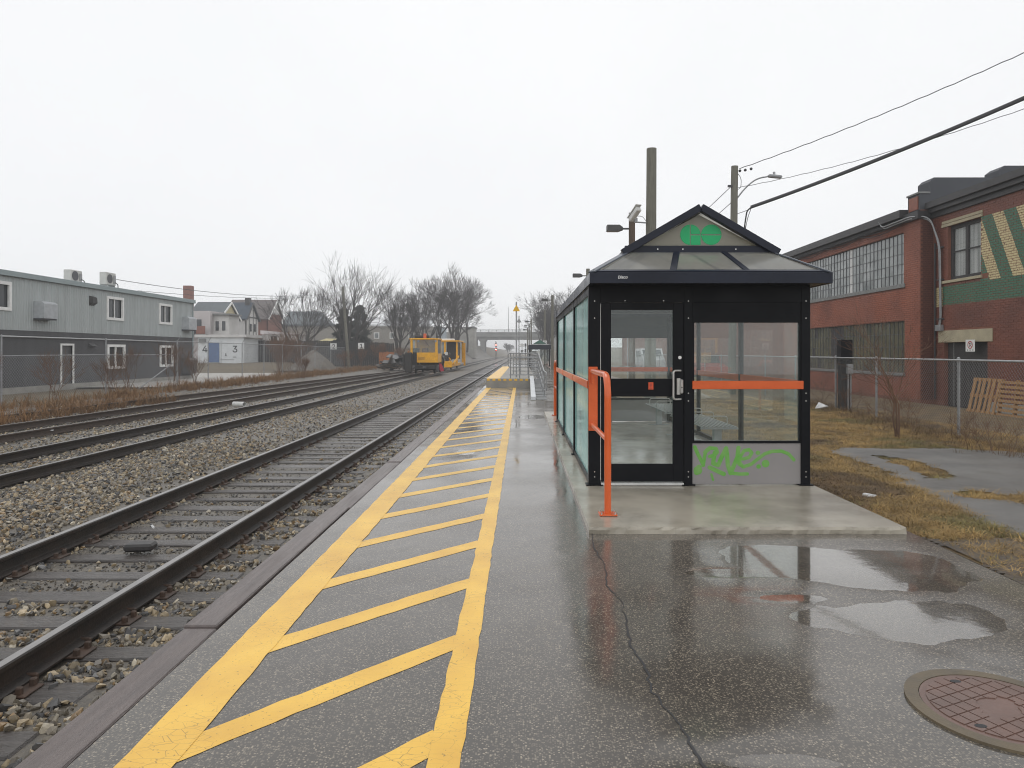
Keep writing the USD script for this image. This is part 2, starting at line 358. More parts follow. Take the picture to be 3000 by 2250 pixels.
def glass(name, tint, film=.06, film_col=(.5, .55, .53), f0=.04, refl=.93, rough=.0, nscale=2., streak=(1, 1, .25), lo=.4, hi=1.6):
    """window pane: see-through and mirror by fresnel, under an uneven film of damp and dirt"""
    N = {'lw': ('layer_weight', {'blend': .5}), 'pw': ('math', {'math_type': 'power', 'value2': 5.}), 'fr': ('math', {'math_type': 'multiply_add', 'value2': refl, 'value3': f0, 'use_clamp': True}),
        't': ('transparent_bsdf', {'color': tint}), 'gl': ('glossy_bsdf', {'color': (.95, .97, .97), 'roughness': rough}),
        'd': ('diffuse_bsdf', {'color': film_col}), 'tl': ('translucent_bsdf', {'color': film_col}), 'dt': ('mix_closure', {'fac': .62}), 'm1': ('mix_closure', {'fac': film}), 'm2': ('mix_closure', {})}
    L = [('lw.facing', 'pw.value1'), ('pw.value', 'fr.value1'), ('fr.value', 'm2.fac'), ('t.BSDF', 'm1.closure1'), ('d.BSDF', 'dt.closure1'), ('tl.BSDF', 'dt.closure2'), ('dt.closure', 'm1.closure2'), ('m1.closure', 'm2.closure1'), ('gl.BSDF', 'm2.closure2')]
    if film > .3:                                   # a thick film is uneven
        N.update({'g': ('geometry', {}), 'mp': ('mapping', {'scale': streak}), 'n': ('noise_texture', {'scale': nscale, 'detail': 5.}), 'mr': ('map_range', {'from_min': .3, 'from_max': .7, 'to_min': film * lo, 'to_max': film * hi, 'clamp': True})})
        L += [('g.position', 'mp.vector'), ('mp.vector', 'n.vector'), ('n.fac', 'mr.value'), ('mr.result', 'm1.fac')]
    gmat(name, N, L, 'm2.closure')
glass('glass_clear', (.965, .98, .975), .03, (.5, .56, .54))
glass('glass_damp', (.62, .84, .80), .80, (.36, .63, .595), rough=.08, refl=.62, nscale=1.3)
glass('glass_side', (.955, .975, .97), .055, (.45, .56, .54))
glass('roof_sheet', (.55, .52, .45), .75, (.43, .42, .39), rough=.16, nscale=2.2, streak=(1, 1, 1), lo=.75, hi=1.3)
glass('gable_sheet', (.6, .57, .48), .85, (.52, .495, .42), rough=.25, nscale=2., streak=(1, 1, 1), lo=.8, hi=1.15)
gmat('pane_pale', {'g': ('geometry', {}), 'n': ('noise_texture', {'scale': 1.2, 'detail': 4.}), 'r': ('rgb_ramp', {'ramp': [(.35, (.27, .29, .285)), (.7, (.11, .125, .125))]}), 'p': ('principled_bsdf', {'roughness': .12, 'specular_ior_level': .9})},
     [('g.position', 'n.vector'), ('n.fac', 'r.fac'), ('r.color', 'p.base_color')], 'p.BSDF')
gmat('pane_olive', {'g': ('geometry', {}), 'n': ('noise_texture', {'scale': 1.5, 'detail': 4.}), 'r': ('rgb_ramp', {'ramp': [(.35, (.10, .098, .062)), (.7, (.035, .036, .028))]}), 'p': ('principled_bsdf', {'roughness': .15, 'specular_ior_level': .7})},
     [('g.position', 'n.vector'), ('n.fac', 'r.fac'), ('r.color', 'p.base_color')], 'p.BSDF')
mat('pane_white', (.7, .7, .68), .3)
mat('board_dark', (.045, .042, .042), .7)
# painted brick of the mural: yellow slanted stripes on green, a green band, bare brick elsewhere
_mn = {'g': ('geometry', {}), 's': ('separate_xyz', {}), 'n': ('noise_texture', {'scale': .9, 'detail': 7.}), 'rb': ('rgb_ramp', {'ramp': [(.3, (.25, .075, .042)), (.7, (.145, .050, .034))]}),
       'hs': ('hsv', {}), 'iv': ('map_range', {'to_min': .72, 'to_max': 1.25}), 'p': ('principled_bsdf', {'roughness': .5}), 'bn': ('noise_texture', {'scale': 45., 'detail': 4.}), 'b': ('bump', {'strength': .3, 'distance': .01}),
       'wn': ('noise_texture', {'scale': 14., 'detail': 4.}), 'wr': ('rgb_ramp', {'ramp': [(.60, (0, 0, 0)), (.66, (1, 1, 1))]})}
_ml = [('g.position', 's.vector'), ('g.position', 'n.vector'), ('n.fac', 'rb.fac'), ('g.random_per_island', 'iv.value'), ('iv.result', 'hs.value'), ('g.position', 'bn.vector'), ('bn.fac', 'b.height'), ('b.normal', 'p.normal'), ('g.position', 'wn.vector'), ('wn.fac', 'wr.fac')]
def _m(nm, t, a, b):
    _mn[nm] = ('math', {'math_type': t, **({'value1': a} if not isinstance(a, str) else {}), **({'value2': b} if not isinstance(b, str) else {})})
    for k, x in (('value1', a), ('value2', b)):
        if isinstance(x, str): _ml.append((x, f'{nm}.{k}'))
    return f'{nm}.value'
_z39 = _m('a1', 'subtract', 's.z', 3.9); _sl = _m('a2', 'multiply', _z39, .445); _s = _m('a3', 'subtract', 's.y', _sl)
_f = _m('a5', 'floored_modulo', _m('a4', 'subtract', _s, 9.55), 1.0); _yel = _m('a6', 'less_than', _f, .48)
_reg = _m('a9', 'multiply', _m('a7', 'greater_than', 's.z', 3.86), _m('a8', 'multiply', _m('a81', 'less_than', 's.z', 5.86), _m('a82', 'less_than', 's.y', 21.45)))
_band = _m('b3', 'multiply', _m('b1', 'greater_than', 's.z', 3.22), _m('b2', 'multiply', _m('b21', 'less_than', 's.z', 3.87), _m('b22', 'less_than', 's.y', 23.36)))
_patch = _m('c3', 'multiply', _m('c1', 'greater_than', 's.z', 3.18), _m('c2', 'multiply', _m('c21', 'less_than', 's.z', 3.86), _m('c22', 'multiply', _m('c23', 'greater_than', 's.y', 23.36), _m('c24', 'less_than', 's.y', 23.85))))
_green = _m('d1', 'maximum', _reg, _band); _ym = _m('d2', 'maximum', _m('d3', 'multiply', _reg, _yel), _patch)
_keep = _m('d4', 'subtract', 1.0, 'wr.color')
_mn['m1'] = ('mix_color', {'b': (.06, .185, .11)}); _mn['m2'] = ('mix_color', {'b': (.74, .62, .34)})
_ml += [('rb.color', 'm1.a'), (_m('d5', 'multiply', _green, _keep), 'm1.fac'), ('m1.result', 'm2.a'), (_m('d6', 'multiply', _ym, _keep), 'm2.fac'), ('m2.result', 'hs.color'), ('hs.color', 'p.base_color')]
gmat('mural_brick', _mn, _ml, 'p.BSDF')
# puddle water: mirror over clear, faint rain ripples
gmat('water', {'g': ('geometry', {}), 'n': ('noise_texture', {'scale': 9., 'detail': 2.}), 'b': ('bump', {'strength': .05, 'distance': .006}),
    'lw': ('layer_weight', {'blend': .5}), 'pw': ('math', {'math_type': 'power', 'value2': 3.5}), 'fr': ('math', {'math_type': 'multiply_add', 'value2': .95, 'value3': .04, 'use_clamp': True}), 't': ('transparent_bsdf', {'color': (.92, .90, .87)}), 'gl': ('glossy_bsdf', {'roughness': .05, 'color': (.9, .9, .9)}), 'm': ('mix_closure', {})},
    [('g.position', 'n.vector'), ('n.fac', 'b.height'), ('b.normal', 'gl.normal'), ('lw.facing', 'pw.value1'), ('pw.value', 'fr.value1'), ('fr.value', 'm.fac'), ('t.BSDF', 'm.closure1'), ('gl.BSDF', 'm.closure2')], 'm.closure')
gmat('signal_glow', {'e': ('emission', {'color': (1, .12, .10), 'strength': 14.})}, [], 'e.emission')

# ================================================================== THE SETTING
def grid_sheet(xs, ys, h):
    X, Y = np.meshgrid(xs, ys); Z = h(X, Y); nx = len(xs)
    i, j = np.meshgrid(np.arange(len(ys) - 1), np.arange(nx - 1), indexing='ij'); k = (i * nx + j).ravel()
    return MB().add(np.stack([X, Y, Z], -1).reshape(-1, 3), np.stack([k, k + 1, k + nx + 1, k + nx], 1))

def fb(X, Y, s, o=3, seed=0):
    return meshkit.fbm(np.stack([X * s, Y * s, np.zeros_like(X) + .37], -1), o, seed) - .5

def sstep(a, b, x):
    t = np.clip((x - a) / (b - a), 0, 1); return t * t * (3 - 2 * t)

def h_left(X, Y):
    """ballast bed, the strip behind it, the raised yards and the bridge embankment"""
    z = -.285 + .035 * fb(X, Y, 1.1) + .02 * fb(X, Y, 4., 2, 3)
    z += .07 * np.exp(-((X + 5.75) / .8) ** 2) - .03 * sstep(-9.2, -10., X) + .05 * sstep(-13.5, -17, X) * (1 + fb(X, Y, .5))
    z += .72 * sstep(-23, -28, X) * sstep(61, 74, Y)
    z += (4.6 * sstep(-10.8, -17.5, X) * sstep(88, 165, Y)) + .5 * fb(X, Y, .4) * sstep(-11, -14, X) * sstep(60, 90, Y)
    return z

def h_right(X, Y):
    return -.045 - .05 * sstep(3.6, 5.5, X) + .035 * fb(X, Y, .8) + .02 * fb(X, Y, 5, 2, 5)

def h_all(X, Y):
    L = h_left(X, Y); r = -.16 + .3 * fb(X, Y, .05) * sstep(30, 80, np.abs(X))
    t = sstep(-2.2, 1.5, X); return (1 - t) * (L - .05) + t * (r - .04) + 3.2 * sstep(6, 14, X) * sstep(120, 200, Y) - .25 * sstep(-2.2, -1.9, X) * sstep(4.6, 4.0, X) * sstep(135, 130, Y)

xs = np.unique(np.concatenate([np.linspace(-1100, -60, 40), np.linspace(-60, -20, 60), np.linspace(-20, 20, 70), np.linspace(20, 60, 30), np.linspace(60, 1100, 40)]))
ys = np.unique(np.concatenate([np.linspace(-40, 0, 12), np.linspace(0, 130, 110), np.linspace(130, 320, 60), np.linspace(320, 1500, 40)]))
single('ground', grid_sheet(xs, ys, h_all), 'ground', 'brown earth of the yards beyond the tracks', 'ground', kind='structure', smooth=True)

xs = np.unique(np.concatenate([np.linspace(-17.5, -10, 40), np.linspace(-10, -1.97, 90)])); ys = np.unique(np.concatenate([np.linspace(-3, 22, 190), np.linspace(22, 60, 110), np.linspace(60, 260, 90)]))
single('ballast_bed', grid_sheet(xs, ys, h_left), 'ballast', 'tan and grey gravel bed under and between the tracks', 'gravel', kind='structure', smooth=True)

# asphalt platform, gently uneven so that rain water stands in its hollows
DIPS = [(2.10, 5.38, .55, .34, .017), (2.62, 4.98, .58, .28, .015), (1.55, 5.02, .34, .085, .012), (2.32, 4.15, .70, .32, .012), (1.78, 4.52, .22, .07, .012), (1.05, 2.70, .40, .10, .012), 
        (-.9, 11.0, .35, .5, .009), (.25, 17.2, .4, .7, .014), (-.7, 19.0, .6, .8, .010), (2.95, 5.4, .35, .2, .012)]
def h_plat(X, Y):
    z = .010 * fb(X, Y, .55, 3, 11) + .009 * fb(X, Y, 2.4, 3, 12) + .003 * fb(X, Y, 11, 2, 13)
    for (cx, cy, sx, sy, d) in DIPS: z = z - d * np.exp(-((X - cx) / sx) ** 2 - ((Y - cy) / sy) ** 2)
    return z
xs = np.linspace(-1.775, 3.5, 106); ys = np.unique(np.concatenate([np.linspace(-3, 2.4, 20), np.linspace(2.4, 6.6, 85)]))
plat = grid_sheet(xs, ys, h_plat)
xs2 = np.linspace(-1.775, 2.9, 80); ys2 = np.unique(np.concatenate([np.linspace(6.6, 22, 150), np.linspace(22, 135, 120)]))
def h_plat2(X, Y): return h_plat(X, Y)
p2 = grid_sheet(xs2, ys2, h_plat2); plat.add(p2.verts(), p2.faces())
# the broken outer edge of the asphalt
plat.add([[3.5, -3, 0], [3.5, 6.6, 0], [3.56, 6.6, -.09], [3.56, -3, -.09]], [[0, 1, 2, 3]])
single('platform', plat, 'asphalt', 'wet grey asphalt platform surface with pale stone specks', 'platform', kind='structure', smooth=True)
# dark crack running on from the slab edge
ck = MB(); pts = [(.63, 6.1), (.60, 5.6), (.635, 5.2), (.60, 4.75), (.655, 4.4), (.63, 4.05), (.60, 3.75), (.64, 3.5), (.62, 3.25), (.68, 3.0), (.70, 2.8), (.735, 2.6)]
fine = []
for (a, b) in zip(pts, pts[1:]):
    for t in np.linspace(0, 1, 7)[:-1]:
        fine.append((a[0] + (b[0] - a[0]) * t + rng.normal() * .007, a[1] + (b[1] - a[1]) * t))
fine = np.array(fine)
for k in range(len(fine) - 1):
    (x0, y0), (x1, y1) = fine[k], fine[k + 1]
    w0, w1 = [.002 + .006 * meshkit.noise(np.array([y * 2.3, 0, 5.])) * (1.4 if y < 3.6 else .8) for y in (y0, y1)]
    z0, z1 = h_plat(np.array([x0, x1]), np.array([y0, y1])) + .003
    ck.add([[x0 - w0, y0, z0], [x0 + w0, y0, z0], [x1 + w1, y1, z1], [x1 - w1, y1, z1]], [[0, 1, 2, 3]])
single('pavement_crack', ck, 'sign_black', 'thin jagged crack in the asphalt in front of the shelter slab', 'crack', kind='structure')

# standing rain water: level sheets that show where the asphalt lies below them
wt = []
for i, (cx, cy, sx, sy, d) in enumerate(DIPS):
    t = np.linspace(0, 2 * np.pi, 40)[:-1]; k = 1.9
    e = Polygon(np.column_stack([np.clip(cx + k * sx * np.cos(t), -1.7, 3.46), cy + k * sy * np.sin(t)]))
    wt.append((e, i))
groups = [shapely.union_all([e for e, _ in wt[:5]] + [wt[9][0]])] + [wt[k][0] for k in (5, 6, 7, 8)]
near = groups[0].difference(sbox(3.44, 0, 9, 9)).difference(sbox(.55, 6.04, 9, 20))
wlab = ['broad shallow rain puddle on the asphalt in front of the shelter slab', 'small puddle at the lower edge of the asphalt by the crack', 'wet patch among the yellow stripes', 'dark puddle just beyond the shelter near the ramp', 'shallow puddle between the yellow lines near the raised platform']
for k, (gq, lv) in enumerate(zip([near] + groups[1:], [-.0062, -.0075, -.0055, -.0072, -.006])):
    single('puddle', MB().flat(gq if gq.geom_type == 'Polygon' else max(gq.geoms, key=lambda a: a.area), lv), 'water', wlab[k], 'puddle', kind='structure')

# verge, lot, pavers
def sub_sheet(poly, h, step, off=0.0):
    x0, y0, x1, y1 = poly.bounds; xs = np.arange(x0, x1 + step, step); ys = np.arange(y0, y1 + step, step)
    g = grid_sheet(xs, ys, h); v, f = g.verts(), g.faces(); c = v[f].mean(1)
    f = f[shapely.contains_xy(poly, c[:, 0], c[:, 1])]; v = v.copy(); v[:, 2] += off
    u, inv = np.unique(f, return_inverse=True); return MB().add(v[u], inv.reshape(-1, 3))
def wobble(pts, amp, seed, n=8):
    out = []; r = np.random.default_rng(seed); pts = list(pts) + [pts[0]]
    for a, b in zip(pts, pts[1:]):
        for t in np.linspace(0, 1, n)[:-1]: out.append((a[0] + (b[0] - a[0]) * t + r.normal() * amp, a[1] + (b[1] - a[1]) * t + r.normal() * amp))
    return Polygon(out).buffer(0)
VERGE = sbox(3.52, -3, 13.4, 60)
single('grass_verge', sub_sheet(VERGE, h_right, .16), 'soil_verge', 'soil of the verge between the shelter and the brick building', 'ground', kind='structure', smooth=True)
LOT = wobble([(5.3, 11.95), (5.25, 10.6), (5.12, 9.4), (4.85, 8.2), (4.66, 7.2), (4.6, 6.2), (4.95, 4.6), (5.6, 3.6), (12, 3.5), (12.5, 10.2), (9.3, 10.7), (8.3, 11.7), (7.2, 11.95)], .07, 3)
lot_holes = [wobble([(5.75, 11.3), (6.15, 10.6), (6.0, 9.3), (5.5, 9.1), (5.55, 9.9)], .07, 5), wobble([(5.25, 8.35), (5.9, 8.0), (6.7, 7.6), (6.5, 7.25), (5.7, 7.55), (5.2, 8.0)], .06, 6), wobble([(8.2, 10.2), (9.6, 9.5), (9.5, 10.6), (8.7, 11)], .06, 8)]
LOTN = LOT
for q in lot_holes: LOTN = LOTN.difference(q)
def h_lot(X, Y): return h_right(X, Y) * .35 - .035 + .012 * fb(X, Y, 1.3, 3, 9)
lot_mb = sub_sheet(LOTN, h_lot, .07)
single('gravel_lot', lot_mb, 'gravel_lot', 'old grey pavement patch in the grass beside the fence', 'pavement', kind='structure', smooth=True)
MUD = wobble([(3.53, 6.0), (4.3, 6.15), (5.1, 5.5), (5.3, 4.2), (4.9, 3.0), (3.6, 3.0)], .06, 21)
single('muddy_edge', sub_sheet(MUD, h_right, .08, .012), 'mud', 'dark muddy strip along the asphalt edge', 'ground', kind='structure', smooth=True)
single('paver_strip', MB().box((2.9, 30, -.1), (6.2, 130, -.006)), 'pavers', 'reddish paved strip behind the platform lamp poles', 'pavement', kind='structure')
single('yard_pavement', sub_sheet(sbox(-40, 36, -19.6, 61), lambda X, Y: h_left(X, Y) + .03 + 0 * X, 1.0), 'lot_pavement', 'pale concrete yard beside the grey building', 'pavement', kind='structure')

# ------------------------------------------------------------------ pad under the shelter
pad_poly = [(.60, 6.12), (3.43, 6.12), (3.44, 18.0), (.60, 18.0)]
pd = MB(); xs = np.linspace(.60, 3.43, 60)
edge = lambda x, k: 6.10 + .018 * (meshkit.noise(np.stack([x * 14, x * 0 + k, x * 0], -1)) - .5) * 2 + .008 * np.sin(x * 3)
top = np.column_stack([xs, edge(xs, 1.), np.full(60, .058)]); mid = np.column_stack([xs, edge(xs, 2.) - .016, .035 + 0 * xs]); low = np.column_stack([xs, edge(xs, 3.) - .012, -.03 + 0 * xs])
V = np.vstack([top, mid, low]); i = np.arange(59)
pd.add(V, np.vstack([np.stack([i + 60, i + 61, i + 1, i], 1), np.stack([i + 120, i + 121, i + 61, i + 60], 1)]))
back = np.column_stack([xs, np.full(60, 18.0), np.full(60, .058)])
pd.add(np.vstack([top, back]), np.stack([i, i + 1, i + 61, i + 60], 1))
pd.quad([.60, 6.09, -.05], [.60, 6.09, .058], [.60, 18, .058], [.60, 18, -.05]).quad([3.43, 6.09, -.3], [3.43, 18, -.3], [3.43, 18, .058], [3.43, 6.09, .058]).quad([.6, 18, -.1], [.6, 18, .058], [3.43, 18, .058], [3.43, 18, -.1])
single('concrete_slab', pd, 'concrete', 'wet beige concrete slab under the glass shelter', 'slab', kind='structure')

# ------------------------------------------------------------------ yellow platform marking
mk = thing('platform_marking', 'yellow warning lines with slanted hatching along the platform edge', 'road marking', (-1.0, 2, 0), kind='structure')
def strip(a, b, w0, w1, n, seed, up=.004):
    """a painted band from a to b with slightly wavering edges, lying on the asphalt"""
    r = np.random.default_rng(seed); m = MB(); a, b = np.array(a), np.array(b)
    d = (b - a) / np.linalg.norm(b - a); nrm = np.array([d[1], -d[0]]); t = np.linspace(0, 1, n)
    P = a + t[:, None] * (b - a); l = P - nrm * (w0 + r.normal(size=n) * .003)[:, None]; q = P + nrm * (w1 + r.normal(size=n) * .003)[:, None]
    V = [np.column_stack([e, h_plat(e[:, 0], e[:, 1]) + up]) for e in (l, (l * 2 + q) / 3, (l + 2 * q) / 3, q)]
    k = np.arange(n - 1); return m.add(np.vstack(V), np.vstack([np.stack([k + c * n, k + (c + 1) * n, k + (c + 1) * n + 1, k + c * n + 1], 1) for c in range(3)]))
part(mk, 'edge_line', strip((-1.47, -2), (-1.50, 31.1), .115, .115, 300, 1), 'yellow_paint')
part(mk, 'inner_line', strip((-.305, -2), (-.315, 31.1), .068, .068, 300, 2), 'yellow_paint')
for k in range(-3, 29):
    y = 2.815 + .98 * k
    part(mk, 'hatch_stripe', strip((-1.43, y - .078), (-.33, y + 1.038), .075, .075, 16, 30 + k, .0022), 'yellow_paint')

# ------------------------------------------------------------------ timber edge of the platform
te = thing('timber_edge', 'weathered timber beams edging the platform beside the track', 'timber edging', (-1.89, 2, 0), kind='structure')
yb = -2.0; kk = 0
for L in (3.3, 2.75, 3.1, 2.95, 3.05, 2.9, 3.2, 3.0, 3.0, 3.1, 2.9):
    m = MB().box((-1.995, yb, -.24), (-1.795, yb + L - .012, -.004 + .006 * rng.normal()), .008)
    v = m.verts(); v[:, 0] += .006 * rng.normal(); part(te, 'beam', MB().add(v, m.faces()), 'timber'); yb += L

# ------------------------------------------------------------------ railway tracks
PROF = [(-.07, 0), (.07, 0), (.07, .012), (.016, .032), (.009, .05), (.009, .115), (.034, .128), (.036, .152), (.030, .158), (-.030, .158), (-.036, .152), (-.034, .128), (-.009, .115), (-.009, .05), (-.016, .032), (-.07, .012)]
def rail(path, ztop):
    P = np.array(path, float); n = len(PROF); m = MB(); V = []
    t = np.gradient(P, axis=0); t /= np.linalg.norm(t, axis=1, keepdims=True)
    for (x, y), (dx, dy) in zip(P, t):
        for (u, w) in PROF: V.append((x + u * dy, y - u * dx, ztop - .158 + w))
    i, j = np.meshgrid(np.arange(len(P) - 1), np.arange(n), indexing='ij')
    F = np.stack([i * n + j, i * n + (j + 1) % n, (i + 1) * n + (j + 1) % n, (i + 1) * n + j], -1).reshape(-1, 4)
    m.add(V, F[:, ::-1]); s = MB(); k = np.arange(len(P) - 1)
    nx = np.column_stack([t[:, 1], -t[:, 0]])
    a, b = P - nx * .027, P + nx * .027; z = np.full((len(P), 1), ztop + .0015)
    s.add(np.vstack([np.hstack([a, z]), np.hstack([b, z])]), np.stack([k, k + len(P), k + len(P) + 1, k + 1], 1)); return m, s
def track(label, cx, ztop, y0, y1, nt, sp, gauge=1.505, topmat='rail_top', sidemat='rail_side', plates=0, bury=.0, wid=2.5):
    T = thing('railway_track', label, 'railway track', (cx(8), 8, ztop - .17), kind='structure'); yy = np.concatenate([np.linspace(y0, min(y1, 60), 60), np.linspace(61, y1, 30)]) if y1 > 61 else np.linspace(y0, y1, 60)
    for s in (-1, 1):
        m, tp = rail([(cx(y) + s * gauge / 2, y) for y in yy], ztop)
        rp = part(T, 'rail', m, sidemat, smooth=30); part(rp, 'running_surface', tp, topmat)
    rest = MB()
    for k in range(nt):
        y = y0 + .3 + sp * k + rng.normal() * .012; m = MB()
        z = ztop - .172 - bury * rng.random(); off = rng.normal() * .05; hw = .11 + .012 * rng.normal()
        m.obox((cx(y) + off, y, z - .08), (wid + .1 * rng.normal(), hw * 2, .16), rz=rng.normal() * .012, rx=rng.normal() * .03, bev=.012)
        if k < 200: tp = part(T, 'tie', m, 'tie_wood')
        else: rest.add(m.verts(), m.faces())
        if k < plates:
            pm = MB(); sm = MB()
            for s in (-1, 1):
                xr = cx(y) + s * gauge / 2
                pm.box((xr - .16, y - .08, z + .001), (xr + .16, y + .08, z + .014), .004)
                for (dx, dy) in ((-.11, .05), (.11, -.05), (-.11, -.06), (.11, .06)): sm.obox((xr + dx, y + dy, z + .03), (.035, .03, .045), rz=rng.normal() * .2, bev=.006)
                sm.box((xr - .085, y + .12, z - .02), (xr + .085, y + .145, z + .045), .006)
            part(tp, 'tie_plate', pm, 'rust'); part(tp, 'spikes', sm, 'rust')
    if rest.n: part(T, 'far_ties', rest, 'tie_wood', kind='stuff')
    return T
TR1 = lambda y: -3.623 + 0 * y
TR2 = lambda y: -8.05 + .30 * np.clip((y - 10) / 45, 0, 1)
TR3 = lambda y: -11.75 + .030 * (np.clip(y, 15, 75) - 15) + .0 * y
track('nearest railway track beside the platform, dark rails on wooden ties', TR1, -.10, -2, 300, 240, .50, plates=34)
track('middle railway track carrying the yellow maintenance machines', TR2, -.10, 2, 300, 130, .53, bury=.02)
track('rusty siding track between the middle track and the left fence', TR3, -.13, 8, 75, 110, .6, bury=.05, topmat='rail_top', sidemat='rail_rust')
m, s = rail([(-14.6 + .06 * (y - 18), y) for y in np.linspace(10, 62, 40)], -.14)
T4 = thing('disused_rail', 'rusty disused rail half hidden in orange weeds beside the left fence', 'rail', (-14.6, 18, -.2))
rp = part(T4, 'rail', m, 'rail_rust', smooth=30); part(rp, 'running_surface', s, 'rail_rust')

# ------------------------------------------------------------------ loose ballast stones
def instancer(name, protos, pos, idx, quat, scl, label, cat, kind='stuff'):
    path = numbered('/World', name); pi = UsdGeom.PointInstancer.Define(stage, path); rel = []
    for k, (mb, m, sm) in enumerate(protos):
        pp = f'{path}/{name}_piece_{k}' ; p = usdkit.mesh(stage, pp, (mb.verts(), mb.faces()), MAT[m], smooth=sm); rel.append(pp)
    pi.CreatePrototypesRel().SetTargets([Sdf.Path(x) for x in rel])
    pi.CreatePositionsAttr(Vt.Vec3fArray.FromNumpy(np.asarray(pos, np.float32))); pi.CreateProtoIndicesAttr(Vt.IntArray.FromNumpy(np.asarray(idx, np.int32)))
    q = np.asarray(quat, np.float32); pi.CreateOrientationsAttr(Vt.QuathArray([Gf.Quath(float(a), float(b), float(c), float(d)) for a, b, c, d in q]))
    pi.CreateScalesAttr(Vt.Vec3fArray.FromNumpy(np.asarray(scl, np.float32))); tag(pi.GetPrim(), label, cat, None, kind); return path
def rquat(n, full=True, r=rng):
    if full:
        q = r.normal(size=(n, 4)); return q / np.linalg.norm(q, axis=1, keepdims=True)
    a = r.random(n) * np.pi * 2; return np.column_stack([np.cos(a / 2), 0 * a, 0 * a, np.sin(a / 2)])
protos = []
for k in range(12):
    P = rng.normal(size=(13, 3)); P /= np.linalg.norm(P, axis=1, keepdims=True); P *= np.array([1, .78, .6]) * (.85 + .3 * rng.random((13, 1)))
    h = trimesh.convex.convex_hull(P); protos.append((MB().tm(h), f'stone_tone_{[0, 1, 0, 2, 1, 3, 0, 5, 4, 2, 5, 1][k]}', False))
pts = []
for (xa, xb, ya, yb_, dens) in [(-5.5, -1.99, 1.6, 5, 1100), (-8, -1.99, 5, 9, 800), (-12, -1.99, 9, 14, 400), (-16, -1.99, 14, 24, 130), (-16, -1.99, 24, 45, 40)]:
    n = int((xb - xa) * (yb_ - ya) * dens); pts.append(np.column_stack([xa + rng.random(n) * (xb - xa), ya + rng.random(n) * (yb_ - ya)]))
pts = np.vstack(pts); X, Y = pts.T
px = 1528 + X / Y * 2000; keep = (px > -120)
inter = np.abs(X + 3.623) < .62                                   # between the near rails: fine dark grit with few big stones beyond the first metres
grit = inter & (rng.random(len(X)) < np.where(Y > 5.2, .9, .35))
ty = np.abs(((Y + 1.7) / .5 + .5) % 1 - .5) * .5; on_tie = (ty < .115) & (np.abs(X + 3.623) < 1.3)
keep &= ~(on_tie & (rng.random(len(X)) < .975))
for xr in (-4.376, -2.871, -8.75, -7.25): keep &= np.abs(X - xr) > .08
patch = fb(X, Y, .45, 3, 31); keep &= (rng.random(len(X)) < .72 + 1.6 * patch + .25)
grit = grit[keep]
X, Y, patch = X[keep], Y[keep], patch[keep]
Z = h_left(X, Y) + np.where(np.abs(X + 3.623) < 1.3, .0, .004)
sz = (.012 + .030 * rng.random(len(X)) ** 1.9) * np.where(grit, .48, 1.0)
S = sz[:, None] * (.8 + .4 * rng.random((len(X), 3)))
instancer('ballast_stone', protos, np.column_stack([X, Y, Z + sz * .25]), np.where(grit, rng.choice([3, 7, 10, 3], len(X)), rng.integers(0, 12, len(X))), rquat(len(X)), S, 'loose tan and grey ballast stones around the rails', 'gravel')
NSTONES = len(X)

# ================================================================== THE GLASS SHELTER
XL, XR, YF, YB, ZF = .786, 3.385, 8.0, 15.42, .06
SH = thing('transit_shelter', 'black framed glass waiting shelter with green round logo in its gable', 'shelter', (2.08, 11.7, ZF))
side_y = [8.0, 10.43, 12.93, 15.42]
def post(x0, x1, y0, y1, z1=2.39, nm='post'):
    m = MB().box((x0, y0, ZF + .004), (x1, y1, z1), .006).box((x0 - .03, y0 - .025, ZF), (x1 + .03, y1 + .025, ZF + .012), .003)
    p = part(SH, nm, m, 'black_frame')
    sc = MB()
    for z in (.16, .22, 1.05, 1.14, 2.02, 2.22): sc.cyl(((x0 + x1) / 2, y0 - .004, z), ((x0 + x1) / 2, y0 + .002, z), .0075, n=8)
    if y0 < 8.1: part(p, 'screws', sc, 'brushed_steel')
for x0, x1 in ((XL, .925), (1.906, 2.004), (3.28, XR)): post(x0, x1, YF, YF + .10)
for x0, x1 in ((XL, .925), (1.906, 2.004), (3.28, XR)): post(x0, x1, YB - .10, YB)
for y in side_y[1:3]:
    post(XL + .004, XL + .064, y - .035, y + .035); post(XR - .064, XR - .004, y - .04, y + .04)
# header beams round the top
for y in (YF + .006, YB - .094): part(SH, 'header_beam', MB().box((XL + .004, y, 2.205), (XR - .004, y + .088, 2.40)), 'black_frame')
for x in (XL + .008, XR - .068):
    part(SH, 'top_rail', MB().box((x, YF + .1, 2.30), (x + .06, YB - .1, 2.398)), 'black_frame')
    part(SH, 'bottom_rail', MB().box((x + .004, YF + .1, ZF + .01), (x + .056, YB - .1, ZF + .075)), 'black_frame')
